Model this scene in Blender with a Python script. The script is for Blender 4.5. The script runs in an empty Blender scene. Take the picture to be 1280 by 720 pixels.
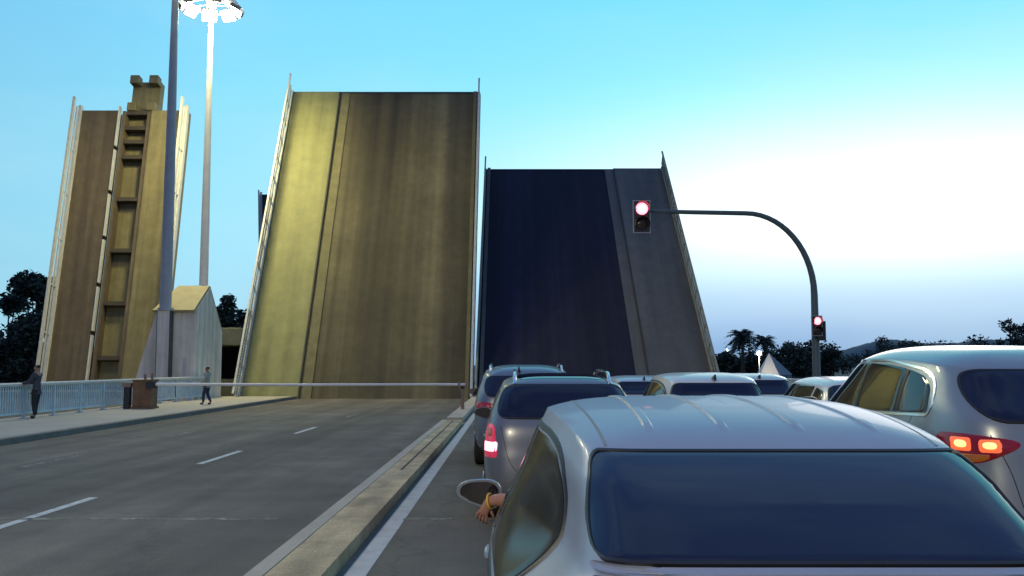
import bpy, bmesh, math, random
import numpy as np
from mathutils import Vector, Matrix
from mathutils.bvhtree import BVHTree

random.seed(7)
SC = bpy.context.scene
COL = SC.collection
R = math.radians

# ------------------------------------------------------------------ camera
F = 1150.0 / 1280.0
HOR = 456.0
PITCH = math.atan((HOR - 360.0) / 1150.0)
CAMZ = 1.7
cam_d = bpy.data.cameras.new('camera')
cam_d.sensor_width = 36.0
cam_d.lens = 36.0 * F
cam_d.clip_start = 0.05
cam_d.clip_end = 6000.0
cam = bpy.data.objects.new('camera', cam_d)
cam.location = (0, 0, CAMZ)
cam.rotation_euler = (R(90) + PITCH, 0, 0)
COL.objects.link(cam)
SC.camera = cam

# ------------------------------------------------------------------ colour
SC.view_settings.view_transform = 'Standard'
SC.view_settings.look = 'None'
SC.view_settings.exposure = 0.0
SC.view_settings.gamma = 1.0
SC.view_settings.use_curve_mapping = False


def lin(r, g, b):
    def f(c):
        c = c / 255.0
        return c / 12.92 if c <= 0.04045 else ((c + 0.055) / 1.055) ** 2.4
    return (f(r), f(g), f(b), 1.0)


# ------------------------------------------------------------------ world: dusk sky
SUN_AZ = 24.0          # degrees right of straight ahead
SUN_EL = 9.0
W = bpy.data.worlds.new('World')
SC.world = W
W.use_nodes = True
nt = W.node_tree
nt.nodes.clear()


def wn(t, **kw):
    n = nt.nodes.new(t)
    for k, v in kw.items():
        setattr(n, k, v)
    return n


def M(op, a, b=None, c=None, clamp=False):
    n = wn('ShaderNodeMath', operation=op)
    n.use_clamp = clamp
    for i, v in enumerate((a, b, c)):
        if v is None:
            continue
        if isinstance(v, (int, float)):
            n.inputs[i].default_value = v
        else:
            nt.links.new(v, n.inputs[i])
    return n.outputs[0]


def ramp(fac, stops, interp='EASE'):
    n = wn('ShaderNodeValToRGB')
    cr = n.color_ramp
    cr.interpolation = interp
    while len(cr.elements) < len(stops):
        cr.elements.new(0.5)
    for e, (p, c) in zip(cr.elements, stops):
        e.position = p
        e.color = c
    nt.links.new(fac, n.inputs[0])
    return n.outputs[0]


def mixc(fac, a, b, mode='MIX'):
    n = wn('ShaderNodeMix', data_type='RGBA', blend_type=mode)
    for s, v in ((n.inputs[0], fac), (n.inputs[6], a), (n.inputs[7], b)):
        if isinstance(v, (int, float, tuple)):
            s.default_value = v
        else:
            nt.links.new(v, s)
    return n.outputs[2]


tc = wn('ShaderNodeTexCoord')
sep = wn('ShaderNodeSeparateXYZ')
nt.links.new(tc.outputs['Generated'], sep.inputs[0])
dx, dy, dz = sep.outputs
elev = M('MULTIPLY', M('ARCSINE', dz), 57.2958)
azim = M('MULTIPLY', M('ARCTAN2', dx, dy), 57.2958)
ef = M('DIVIDE', M('ADD', elev, 10.0), 100.0, clamp=True)


def E(deg):
    return (deg + 10.0) / 100.0


right = ramp(ef, [(E(-2), lin(116, 156, 206)), (E(1.0), lin(136, 176, 222)), (E(3.0), lin(166, 204, 240)),
                  (E(5.2), lin(176, 226, 250)), (E(9), lin(178, 240, 255)), (E(16), lin(142, 240, 255)),
                  (E(24), lin(126, 226, 254)), (E(33), lin(104, 168, 226)), (E(48), lin(98, 140, 208)), (E(90), lin(76, 108, 180))], 'LINEAR')
left = ramp(ef, [(E(-2), lin(150, 200, 225)), (E(2), lin(158, 220, 245)), (E(7), lin(160, 230, 253)),
                 (E(13), lin(148, 227, 255)), (E(22), lin(130, 216, 255)), (E(33), lin(104, 166, 226)), (E(48), lin(94, 140, 210)),
                 (E(90), lin(76, 108, 180))], 'LINEAR')
lr = M('DIVIDE', M('ADD', azim, 26.0), 36.0, clamp=True)
front = mixc(lr, left, right)
back = ramp(ef, [(E(-2), lin(52, 58, 80)), (E(5), lin(76, 88, 132)), (E(20), lin(74, 98, 164)),
                 (E(50), lin(74, 104, 172)), (E(90), lin(76, 108, 180))], 'LINEAR')
absd = M('ABSOLUTE', M('SUBTRACT', azim, SUN_AZ))
absd = M('MINIMUM', absd, M('SUBTRACT', 360.0, absd))
bf = M('DIVIDE', M('SUBTRACT', absd, 42.0), 78.0, clamp=True)
sky = mixc(bf, front, back)
# afterglow of the sun that has just gone down
du = M('DIVIDE', M('SUBTRACT', azim, SUN_AZ), 21.0)
dv = M('DIVIDE', M('SUBTRACT', elev, SUN_EL), M('ADD', 3.7, M('MULTIPLY', M('GREATER_THAN', elev, SUN_EL), 2.3)))
g = M('EXPONENT', M('MULTIPLY', M('ADD', M('MULTIPLY', du, du), M('MULTIPLY', dv, dv)), -1.0))
glow = mixc(1.0, (0, 0, 0, 1), g)
glowc = mixc(1.0, glow, (0.95, 0.66, 0.52, 1), 'MULTIPLY')
sky = mixc(1.0, sky, glowc, 'ADD')
# thin streaky cloud veil
mp = wn('ShaderNodeMapping')
mp.inputs['Scale'].default_value = (1.6, 1.6, 6.0)
nt.links.new(tc.outputs['Generated'], mp.inputs[0])
nz = wn('ShaderNodeTexNoise')
nz.inputs['Scale'].default_value = 1.8
nz.inputs['Detail'].default_value = 5.0
nt.links.new(mp.outputs[0], nz.inputs[0])
vf = M('MULTIPLY', M('SUBTRACT', nz.outputs[0], 0.43, clamp=True), 0.8)
sky = mixc(vf, sky, lin(205, 240, 252))
nish = wn('ShaderNodeTexSky', sky_type='NISHITA')
nish.sun_disc = False
nish.sun_elevation = R(3)
nish.sun_rotation = R(SUN_AZ)
nb = mixc(1.0, nish.outputs[0], (0.001, 0.002, 0.005, 1), 'MULTIPLY')
sky = mixc(1.0, sky, nb, 'ADD')
bg = wn('ShaderNodeBackground')
bg.inputs[1].default_value = 1.0
nt.links.new(sky, bg.inputs[0])
wo = wn('ShaderNodeOutputWorld')
nt.links.new(bg.outputs[0], wo.inputs[0])

sun_d = bpy.data.lights.new('sun', 'SUN')
sun_d.energy = 0.12
sun_d.angle = R(14)
sun_d.color = (1.0, 0.9, 0.82)
sun = bpy.data.objects.new('sun', sun_d)
sdir = Vector((math.sin(R(SUN_AZ)) * math.cos(R(SUN_EL)), math.cos(R(SUN_AZ)) * math.cos(R(SUN_EL)), math.sin(R(SUN_EL))))
sun.rotation_euler = sdir.to_track_quat('Z', 'Y').to_euler()
sun.location = (60, 140, 60)
COL.objects.link(sun)

SC.cycles.max_bounces = 6
SC.cycles.use_denoising = True
SC.cycles.sample_clamp_indirect = 4.0


# ------------------------------------------------------------------ materials
def mat(name, base, rough=0.6, metal=0.0, coat=0.0, var=0.25, scale=3.0, stretch=(1, 1, 1), bump=0.0, bscale=60.0,
        emit=None, estr=0.0, spec=0.5, dark=None, ior=None, extra=None):
    m = bpy.data.materials.new(name)
    m.use_nodes = True
    t = m.node_tree
    p = t.nodes['Principled BSDF']
    p.inputs['Roughness'].default_value = rough
    p.inputs['Metallic'].default_value = metal
    p.inputs['Coat Weight'].default_value = coat
    p.inputs['Coat Roughness'].default_value = 0.06
    p.inputs['Specular IOR Level'].default_value = spec
    if ior:
        p.inputs['IOR'].default_value = ior
    c = t.nodes.new('ShaderNodeTexCoord')
    mpn = t.nodes.new('ShaderNodeMapping')
    mpn.inputs['Scale'].default_value = stretch
    t.links.new(c.outputs['Object'], mpn.inputs[0])
    n = t.nodes.new('ShaderNodeTexNoise')
    n.inputs['Scale'].default_value = scale
    n.inputs['Detail'].default_value = 6
    n.inputs['Roughness'].default_value = 0.65
    t.links.new(mpn.outputs[0], n.inputs[0])
    cr = t.nodes.new('ShaderNodeValToRGB')
    cr.color_ramp.elements[0].position = 0.3
    cr.color_ramp.elements[1].position = 0.72
    b = Vector(base[:3])
    lo = Vector(dark[:3]) if dark else b * (1 - var)
    hi = b * (1 + var * 0.6)
    cr.color_ramp.elements[0].color = (*lo, 1)
    cr.color_ramp.elements[1].color = (*hi, 1)
    t.links.new(n.outputs[0], cr.inputs[0])
    t.links.new(cr.outputs[0], p.inputs['Base Color'])
    if bump > 0:
        n2 = t.nodes.new('ShaderNodeTexNoise')
        n2.inputs['Scale'].default_value = bscale
        n2.inputs['Detail'].default_value = 4
        t.links.new(c.outputs['Object'], n2.inputs[0])
        bp = t.nodes.new('ShaderNodeBump')
        bp.inputs['Strength'].default_value = bump
        bp.inputs['Distance'].default_value = 0.02
        t.links.new(n2.outputs[0], bp.inputs['Height'])
        t.links.new(bp.outputs[0], p.inputs['Normal'])
    if emit:
        p.inputs['Emission Color'].default_value = (*emit[:3], 1)
        p.inputs['Emission Strength'].default_value = estr
    if extra:
        extra(m, t, p, cr, c)
    return m


def streaks(scales, amount, axis='X'):
    """multiply the base colour by bands that run along the travelled direction (tyre wear, drips)"""
    def f(m, t, p, cr, c):
        prev = cr.outputs[0]
        for (st, sc, lo, hi) in scales:
            mm = t.nodes.new('ShaderNodeMapping')
            mm.inputs['Scale'].default_value = st
            t.links.new(c.outputs['Object'], mm.inputs[0])
            n = t.nodes.new('ShaderNodeTexNoise')
            n.inputs['Scale'].default_value = sc
            n.inputs['Detail'].default_value = 3
            t.links.new(mm.outputs[0], n.inputs[0])
            r2 = t.nodes.new('ShaderNodeValToRGB')
            r2.color_ramp.elements[0].position = 0.35
            r2.color_ramp.elements[1].position = 0.66
            r2.color_ramp.elements[0].color = (lo, lo, lo, 1)
            r2.color_ramp.elements[1].color = (hi, hi, hi, 1)
            t.links.new(n.outputs[0], r2.inputs[0])
            mx = t.nodes.new('ShaderNodeMix')
            mx.data_type = 'RGBA'
            mx.blend_type = 'MULTIPLY'
            mx.inputs[0].default_value = amount
            t.links.new(prev, mx.inputs[6])
            t.links.new(r2.outputs[0], mx.inputs[7])
            prev = mx.outputs[2]
        t.links.new(prev, p.inputs['Base Color'])
    return f


def asphalt_detail(m, t, p, cr, c):
    streaks([((0.55, 0.03, 1), 1.0, 0.66, 1.25), ((1.7, 0.05, 1), 1.0, 0.8, 1.15), ((0.35, 0.35, 1), 1.0, 0.82, 1.14),
             ((1, 1, 1), 70.0, 0.72, 1.3), ((1.1, 0.5, 1), 0.9, 0.86, 1.05)], 0.9)(m, t, p, cr, c)
    last = p.inputs['Base Color'].links[0].from_socket
    # fine cracks and sealed repairs
    wob = t.nodes.new('ShaderNodeTexNoise')
    wob.inputs['Scale'].default_value = 1.5
    wob.inputs['Detail'].default_value = 4
    t.links.new(c.outputs['Object'], wob.inputs[0])
    add = t.nodes.new('ShaderNodeVectorMath')
    add.operation = 'MULTIPLY_ADD'
    t.links.new(wob.outputs['Color'], add.inputs[0])
    add.inputs[1].default_value = (1.2, 1.2, 0)
    t.links.new(c.outputs['Object'], add.inputs[2])
    vo = t.nodes.new('ShaderNodeTexVoronoi')
    vo.feature = 'DISTANCE_TO_EDGE'
    vo.inputs['Scale'].default_value = 0.22
    t.links.new(add.outputs[0], vo.inputs[0])
    r = t.nodes.new('ShaderNodeValToRGB')
    r.color_ramp.elements[0].position = 0.0
    r.color_ramp.elements[0].color = (0.55, 0.55, 0.55, 1)
    r.color_ramp.elements[1].position = 0.009
    r.color_ramp.elements[1].color = (1, 1, 1, 1)
    t.links.new(vo.outputs[0], r.inputs[0])
    mx = t.nodes.new('ShaderNodeMix')
    mx.data_type = 'RGBA'
    mx.blend_type = 'MULTIPLY'
    mx.inputs[0].default_value = 0.5
    t.links.new(last, mx.inputs[6])
    t.links.new(r.outputs[0], mx.inputs[7])
    t.links.new(mx.outputs[2], p.inputs['Base Color'])


MT = {}
MT['asphalt'] = mat('asphalt', (0.165, 0.145, 0.104), 0.85, var=0.22, scale=1.2, bump=0.5, bscale=90, extra=asphalt_detail)
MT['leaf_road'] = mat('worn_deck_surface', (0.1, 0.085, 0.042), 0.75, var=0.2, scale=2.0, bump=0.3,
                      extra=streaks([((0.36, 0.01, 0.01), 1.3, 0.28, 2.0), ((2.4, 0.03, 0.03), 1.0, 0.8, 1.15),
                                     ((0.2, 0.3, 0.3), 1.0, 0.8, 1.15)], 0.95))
MT['leaf_shaded'] = mat('shaded_deck_surface', (0.014, 0.013, 0.03), 0.9, var=0.25, scale=2.0, bump=0.3,  # navy-black base puts the right leaf's blue shade into the deck colour
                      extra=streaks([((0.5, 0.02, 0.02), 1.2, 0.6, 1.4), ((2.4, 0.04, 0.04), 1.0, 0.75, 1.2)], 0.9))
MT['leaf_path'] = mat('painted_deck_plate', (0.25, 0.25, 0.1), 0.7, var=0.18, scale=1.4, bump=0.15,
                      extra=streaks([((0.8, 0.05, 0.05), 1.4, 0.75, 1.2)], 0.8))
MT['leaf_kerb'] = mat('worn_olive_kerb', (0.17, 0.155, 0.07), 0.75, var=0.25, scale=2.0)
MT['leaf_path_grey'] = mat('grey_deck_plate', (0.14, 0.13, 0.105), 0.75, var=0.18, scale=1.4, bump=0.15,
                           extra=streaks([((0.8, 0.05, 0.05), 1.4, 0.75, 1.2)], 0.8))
MT['leaf_edge'] = mat('pale_kerb_steel', (0.36, 0.34, 0.24), 0.6, var=0.25, scale=2.0)
MT['brown_steel'] = mat('brown_weathered_plate', (0.13, 0.1, 0.065), 0.7, var=0.22, scale=1.6, bump=0.2,
                        extra=streaks([((2.0, 0.08, 0.08), 1.4, 0.7, 1.2)], 0.8))
MT['lamplit_steel'] = mat('lamplit_weathered_plate', (0.2, 0.175, 0.085), 0.65, var=0.22, scale=1.6, bump=0.2,  # brighter olive base puts lamplight into the rail leaf's right side
                        extra=streaks([((2.0, 0.08, 0.08), 1.4, 0.75, 1.2)], 0.8))
MT['joint_dark'] = mat('dirty_deck_joint', (0.075, 0.06, 0.036), 0.85, var=0.4)
MT['beam'] = mat('dark_brown_beam', (0.06, 0.05, 0.035), 0.7, var=0.2)
MT['dark_steel'] = mat('dark_blue_steel', (0.03, 0.035, 0.055), 0.6, var=0.3, scale=2.0)
MT['white_rail'] = mat('white_painted_rail', (0.6, 0.6, 0.57), 0.45, var=0.15, scale=4.0)
MT['blue_rail'] = mat('pale_blue_railing_paint', (0.58, 0.69, 0.69), 0.5, var=0.18, scale=3.0)
MT['concrete'] = mat('white_concrete', (0.85, 0.79, 0.66), 0.85, var=0.14, scale=1.2, bump=0.3, bscale=30,
                     extra=streaks([((2.2, 2.2, 0.12), 1.3, 0.62, 1.1)], 0.8))
MT['roof_slab'] = mat('yellow_grey_roof_slab', (0.42, 0.37, 0.2), 0.8, var=0.18, scale=2.0, bump=0.3)
MT['stain'] = mat('dark_damp_stain', (0.1, 0.1, 0.095), 0.9, var=0.5, scale=3.0)
MT['pier_conc'] = mat('olive_concrete', (0.26, 0.25, 0.15), 0.85, var=0.25, scale=1.2, bump=0.3)
MT['void'] = mat('unlit_machine_room_wall', (0.05, 0.05, 0.055), 0.9, var=0.3)  # near-black base paints the shade inside the pier opening
MT['pavement'] = mat('pavement_slab', (0.42, 0.39, 0.31), 0.85, var=0.15, scale=0.9, bump=0.3, bscale=40)
MT['kerb'] = mat('kerb_stone', (0.19, 0.175, 0.145), 0.85, var=0.22, scale=2.0, bump=0.3)
MT['median'] = mat('median_concrete', (0.66, 0.5, 0.27), 0.85, var=0.3, scale=1.4, bump=0.5, bscale=35, stretch=(1, 0.35, 1), extra=streaks([((1, 1, 1), 2.2, 0.72, 1.12), ((1, 1, 1), 40.0, 0.8, 1.15), ((3, 0.4, 1), 1.5, 0.8, 1.1)], 0.9))
MT['median_edge'] = mat('median_kerb_stone', (0.52, 0.45, 0.33), 0.8, var=0.2, scale=2.0, bump=0.3, stretch=(1, 0.4, 1))
MT['groove'] = mat('dirty_joint', (0.06, 0.055, 0.045), 0.9, var=0.3)


def worn(name, base, keep, sc=6.0):
    def f(m, t, p, cr, c):
        n = t.nodes.new('ShaderNodeTexNoise')
        n.inputs['Scale'].default_value = sc
        n.inputs['Detail'].default_value = 8
        n.inputs['Roughness'].default_value = 0.75
        t.links.new(c.outputs['Object'], n.inputs[0])
        r = t.nodes.new('ShaderNodeValToRGB')
        r.color_ramp.elements[0].position = 1 - keep - 0.08
        r.color_ramp.elements[1].position = 1 - keep + 0.08
        t.links.new(n.outputs[0], r.inputs[0])
        t.links.new(r.outputs[0], p.inputs['Alpha'])
    return mat(name, base, 0.7, var=0.2, scale=4.0, extra=f)


MT['line_paint'] = worn('white_line_paint', (0.55, 0.55, 0.5), 0.85)
MT['paint'] = worn('white_road_paint', (0.62, 0.62, 0.58), 0.62)
MT['paint_worn'] = worn('worn_road_paint', (0.4, 0.4, 0.36), 0.5, 9.0)
MT['joint'] = worn('sealed_joint', (0.3, 0.29, 0.2), 0.5, 3.0)
MT['ground'] = mat('dry_ground', (0.085, 0.085, 0.055), 0.95, var=0.35, scale=0.05)
MT['water'] = mat('river_water', (0.02, 0.035, 0.04), 0.08, var=0.2, bump=0.2, bscale=0.8)
MT['hill'] = mat('haze_tinted_slope', (0.075, 0.1, 0.12), 0.95, var=0.4, scale=0.03, bump=0.4, bscale=0.1)  # blue-grey base puts distance haze into the slope's colour
MT['foliage'] = mat('evergreen_leaves', (0.04, 0.052, 0.032), 0.7, var=0.75, scale=2.2)
MT['foliage_b'] = mat('olive_leaves', (0.05, 0.062, 0.038), 0.7, var=0.75, scale=2.2)
MT['frond'] = mat('palm_fronds', (0.04, 0.055, 0.035), 0.6, var=0.4, scale=0.7)
MT['bark'] = mat('bark', (0.09, 0.07, 0.05), 0.9, var=0.3, scale=5.0)
MT['mast'] = mat('galvanised_mast', (0.4, 0.42, 0.45), 0.5, metal=0.0, var=0.15, scale=2.0)
MT['mast_white'] = mat('pale_painted_mast', (0.68, 0.68, 0.66), 0.45, var=0.12, scale=2.0)
MT['lamp_on'] = mat('lit_floodlight', (1, 1, 1), 0.3, emit=(1.0, 0.96, 0.82), estr=60.0)
MT['lamp_small'] = mat('lit_street_lamp', (1, 1, 1), 0.3, emit=(1.0, 0.97, 0.9), estr=7.0)
MT['housing'] = mat('dark_housing', (0.03, 0.03, 0.032), 0.5, var=0.2)
MT['signal_rim'] = mat('signal_backboard_edge', (0.45, 0.42, 0.42), 0.5, var=0.15)
MT['red_on'] = mat('lit_red_signal', (1, 0.2, 0.2), 0.3, emit=(1.0, 0.16, 0.2), estr=5.0)
MT['red_core'] = mat('lit_red_signal_core', (1, 0.9, 0.85), 0.3, emit=(1.0, 0.5, 0.5), estr=3.0)
MT['signal_off'] = mat('unlit_signal_lens', (0.05, 0.03, 0.02), 0.2, var=0.2)
MT['pole'] = mat('grey_green_signal_pole', (0.1, 0.13, 0.13), 0.45, var=0.15)
MT['cabinet'] = mat('rusty_brown_cabinet', (0.2, 0.11, 0.055), 0.7, var=0.35, scale=3.0, bump=0.2)
MT['boom'] = mat('white_boom_paint', (0.85, 0.83, 0.76), 0.5, var=0.08)
MT['rusty'] = mat('rust_red_post', (0.3, 0.2, 0.14), 0.7, var=0.3)
MT['dark_post'] = mat('dark_post_paint', (0.025, 0.028, 0.035), 0.6, var=0.2)
MT['pavilion_lit'] = mat('pale_lit_face', (0.8, 0.78, 0.66), 0.8, var=0.1)  # cream base paints the lit face of the pavilion roof
MT['pavilion_shaded'] = mat('grey_shaded_face', (0.16, 0.18, 0.22), 0.8, var=0.15)  # grey base paints the shaded side of the same pavilion

# car materials
def paint(name, base, metal=0.75, rough=0.3, coat=0.35):
    return mat(name, base, rough, metal=metal, coat=coat, var=0.06, scale=1.5)
MT['silver'] = paint('silver_car_paint', (0.3, 0.34, 0.43), 0.35, 0.42, 0.15)
MT['silver_warm'] = paint('warm_silver_car_paint', (0.19, 0.205, 0.23), 0.5, 0.34)
MT['silver_blue'] = paint('blue_silver_car_paint', (0.25, 0.285, 0.31), 0.45, 0.32, 0.45)
MT['white_car'] = paint('white_car_paint', (0.68, 0.66, 0.6), 0.0, 0.3)
MT['pale_car'] = paint('pale_grey_car_paint', (0.6, 0.61, 0.6), 0.1, 0.3)
MT['glass'] = mat('sky_tinted_car_glass', (0.005, 0.005, 0.018), 0.05, var=0.15, ior=1.58, spec=0.5)  # dark glass, with the blue of reflected sky put into its base
MT['glass_side'] = mat('side_car_glass', (0.022, 0.024, 0.024), 0.04, var=0.2, ior=1.5)
MT['glass_dull'] = mat('dusty_side_glass', (0.02, 0.022, 0.024), 0.14, var=0.3, ior=1.16)
MT['black_trim'] = mat('black_trim', (0.015, 0.015, 0.016), 0.45, var=0.15)
MT['seam'] = mat('roof_seam_sealant', (0.2, 0.21, 0.23), 0.5, var=0.1)
MT['chrome'] = mat('bright_trim', (0.75, 0.75, 0.76), 0.15, metal=1.0, var=0.05)
MT['tyre'] = mat('tyre_rubber', (0.02, 0.02, 0.02), 0.85, var=0.2)
MT['rim'] = mat('alloy_rim', (0.45, 0.45, 0.46), 0.3, metal=0.9, var=0.1)
MT['tail'] = mat('red_tail_lens', (0.28, 0.01, 0.02), 0.12, coat=0.5, var=0.3, emit=(1, 0.02, 0.05), estr=0.06)
MT['tail_glow'] = mat('glowing_tail_lens', (0.14, 0.004, 0.008), 0.15, coat=0.5, var=0.4, emit=(1.0, 0.02, 0.05), estr=0.06)
MT['tail_pink'] = mat('brake_lit_lens', (0.4, 0.02, 0.05), 0.15, coat=0.5, var=0.4, scale=14, emit=(1.0, 0.05, 0.14), estr=0.4)
MT['brake_on'] = mat('lit_brake_lamp', (1, 0.4, 0.45), 0.3, emit=(1.0, 0.36, 0.46), estr=3.0)
MT['bulb_on'] = mat('lit_tail_bulb', (1, 0.5, 0.3), 0.3, emit=(1.0, 0.38, 0.12), estr=2.4)
MT['bulb_halo'] = mat('painted_bulb_halo', (0.6, 0.1, 0.03), 0.2, coat=0.5, var=0.4, scale=20, emit=(1.0, 0.16, 0.05), estr=0.9)  # glowing patch that paints the halo around each lit tail bulb
MT['amber'] = mat('amber_lens', (0.3, 0.09, 0.012), 0.15, coat=0.5, var=0.4, emit=(1.0, 0.3, 0.04), estr=0.1)
MT['head'] = mat('headlight_lens', (0.55, 0.58, 0.6), 0.08, var=0.1)
MT['plate'] = mat('white_number_plate', (0.7, 0.7, 0.68), 0.4, var=0.05)
MT['mirror_glass'] = mat('mirror_glass', (0.3, 0.28, 0.29), 0.04, metal=1.0, var=0.05)
# people
MT['skin'] = mat('skin', (0.34, 0.17, 0.125), 0.55, var=0.1, scale=8)
MT['hair'] = mat('dark_hair', (0.018, 0.014, 0.012), 0.6, var=0.3, scale=12)
MT['jacket'] = mat('dark_grey_jacket', (0.045, 0.05, 0.065), 0.85, var=0.2, scale=6)
MT['trousers'] = mat('black_trousers', (0.014, 0.016, 0.022), 0.85, var=0.2, scale=6)
MT['jeans'] = mat('navy_trousers', (0.02, 0.03, 0.075), 0.85, var=0.2, scale=6)
MT['shirt'] = mat('pale_shirt', (0.32, 0.34, 0.3), 0.8, var=0.3, scale=5)
MT['shoe'] = mat('black_shoe', (0.012, 0.012, 0.012), 0.5, var=0.2)
MT['band'] = mat('yellow_wristband', (0.65, 0.42, 0.04), 0.5, var=0.1)
MT['dark_shirt'] = mat('dark_shirt', (0.03, 0.03, 0.035), 0.85, var=0.2)


# ------------------------------------------------------------------ mesh helpers
class MB:
    def __init__(self):
        self.v = []
        self.f = []

    def add(self, vs, fs):
        b = len(self.v)
        self.v += [Vector(p) for p in vs]
        self.f += [tuple(i + b for i in q) for q in fs]
        return self

    def box(self, x0, x1, y0, y1, z0, z1, xf=None):
        vs = [(x, y, z) for z in (z0, z1) for y in (y0, y1) for x in (x0, x1)]
        if xf:
            vs = [xf(*p) for p in vs]
        return self.add(vs, [(0, 2, 3, 1), (4, 5, 7, 6), (0, 1, 5, 4), (2, 6, 7, 3), (0, 4, 6, 2), (1, 3, 7, 5)])

    def hexa(self, bot, top):
        """two quads, bottom and top, same winding"""
        return self.add(list(bot) + list(top), [(3, 2, 1, 0), (4, 5, 6, 7), (0, 1, 5, 4), (1, 2, 6, 5), (2, 3, 7, 6), (3, 0, 4, 7)])

    def tube(self, pts, rad, n=12, cap=True):
        pts = [Vector(p) for p in pts]
        rs = rad if isinstance(rad, (list, tuple)) else [rad] * len(pts)
        b = len(self.v)
        up = None
        for i, p in enumerate(pts):
            d = (pts[min(i + 1, len(pts) - 1)] - pts[max(i - 1, 0)]).normalized()
            if up is None:
                up = Vector((0, 0, 1)) if abs(d.z) < 0.9 else Vector((1, 0, 0))
            a = d.cross(up)
            if a.length < 1e-5:
                a = d.cross(Vector((0.3, 1, 0.1)))
            a.normalize()
            c = a.cross(d).normalized()
            up = c
            for k in range(n):
                t = 2 * math.pi * k / n
                self.v.append(p + a * (rs[i] * math.cos(t)) + c * (rs[i] * math.sin(t)))
        for i in range(len(pts) - 1):
            for k in range(n):
                k2 = (k + 1) % n
                self.f.append((b + i * n + k, b + i * n + k2, b + (i + 1) * n + k2, b + (i + 1) * n + k))
        if cap:
            self.f.append(tuple(b + k for k in reversed(range(n))))
            e = b + (len(pts) - 1) * n
            self.f.append(tuple(e + k for k in range(n)))
        return self

    def lathe(self, prof, origin, axis='z', n=24):
        """prof: list of (r, h) along axis"""
        o = Vector(origin)
        b = len(self.v)
        for (r, h) in prof:
            for k in range(n):
                t = 2 * math.pi * k / n
                c, s = r * math.cos(t), r * math.sin(t)
                p = (c, s, h) if axis == 'z' else ((h, c, s) if axis == 'x' else (s, h, c))
                self.v.append(o + Vector(p))
        m = len(prof)
        for i in range(m - 1):
            for k in range(n):
                k2 = (k + 1) % n
                self.f.append((b + i * n + k, b + i * n + k2, b + (i + 1) * n + k2, b + (i + 1) * n + k))
        self.f.append(tuple(b + k for k in reversed(range(n))))
        self.f.append(tuple(b + (m - 1) * n + k for k in range(n)))
        return self

    def build(self, name, m, parent=None, world=False, smooth=False, bevel=0.0):
        me = bpy.data.meshes.new(name)
        off = Vector(parent.location) if (parent and world) else Vector((0, 0, 0))
        if parent and world and parent.parent:
            off = off + Vector(parent.parent.location)
        me.from_pydata([p - off for p in self.v], [], self.f)
        me.update()
        bm = bmesh.new()
        bm.from_mesh(me)
        if bevel > 0:
            bmesh.ops.bevel(bm, geom=list(bm.edges), offset=bevel, segments=2, affect='EDGES', profile=0.5)
        bmesh.ops.recalc_face_normals(bm, faces=bm.faces)
        bm.to_mesh(me)
        bm.free()
        if smooth:
            for p in me.polygons:
                p.use_smooth = True
            try:
                me.set_sharp_from_angle(angle=R(38))
            except Exception:
                pass
        me.materials.append(m)
        o = bpy.data.objects.new(name, me)
        COL.objects.link(o)
        if parent:
            o.parent = parent
        return o


def tag(o, label=None, cat=None, group=None, kind=None):
    if label:
        o['label'] = label
    if cat:
        o['category'] = cat
    if group:
        o['group'] = group
    if kind:
        o['kind'] = kind
    return o


def thing(name, label, cat, loc=(0, 0, 0), rz=0.0, group=None):
    o = bpy.data.objects.new(name, None)
    o.empty_display_size = 0.3
    o.location = loc
    o.rotation_euler = (0, 0, rz)
    COL.objects.link(o)
    return tag(o, label, cat, group)


def sheet(name, x0, x1, y0, y1, z, m, parent=None, nx=1, ny=1):
    b = MB()
    vs = [(x0 + (x1 - x0) * i / nx, y0 + (y1 - y0) * j / ny, z) for j in range(ny + 1) for i in range(nx + 1)]
    fs = [(j * (nx + 1) + i, j * (nx + 1) + i + 1, (j + 1) * (nx + 1) + i + 1, (j + 1) * (nx + 1) + i) for j in range(ny) for i in range(nx)]
    b.add(vs, fs)
    return b.build(name, m, parent)


def copy_tree(o, parent=None):
    c = o.copy()
    COL.objects.link(c)
    c.parent = parent
    for ch in list(o.children):
        copy_tree(ch, c)
    return c


# ------------------------------------------------------------------ setting: ground, river, roads
HINGE = 46.5
b = MB()
prof = [(-400, -0.03), (47.8, -0.03), (48.2, -6.0), (110, -6.0), (112, -0.4), (420, 0.0), (2500, 0.0)]
xs = [-1500, -300, -60, 60, 300, 1500]
b.add([(x, y, z) for (y, z) in prof for x in xs],
      [(j * 6 + i, j * 6 + i + 1, (j + 1) * 6 + i + 1, (j + 1) * 6 + i) for j in range(len(prof) - 1) for i in range(5)])
tag(b.build('ground', MT['ground']), kind='structure')
tag(sheet('river', -1500, 1500, 48.05, 111.5, -3.2, MT['water']), kind='structure')
road = tag(sheet('road', -10.75, 7.1, -60, HINGE + 0.4, 0.0, MT['asphalt'], nx=4, ny=20), kind='structure')

# pavements and kerbs
KX = -10.75
b = MB().box(-14.9, KX - 0.24, -60, HINGE - 0.3, -0.4, 0.13)
tag(b.build('pavement', MT['pavement']), kind='structure')
b = MB()
y = -60.0
while y < HINGE - 0.4:
    b.box(KX - 0.24, KX, y, min(y + 0.985, HINGE - 0.3), -0.3, 0.134 + random.uniform(-.002, .002))
    y += 1.0
tag(b.build('kerb', MT['kerb']), kind='structure')
b = MB().box(7.34, 11.2, -60, HINGE - 0.3, -0.4, 0.13)
tag(b.build('pavement', MT['pavement']), kind='structure')
b = MB().box(7.1, 7.34, -60, HINGE - 0.3, -0.3, 0.135)
tag(b.build('kerb', MT['kerb']), kind='structure')

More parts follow.
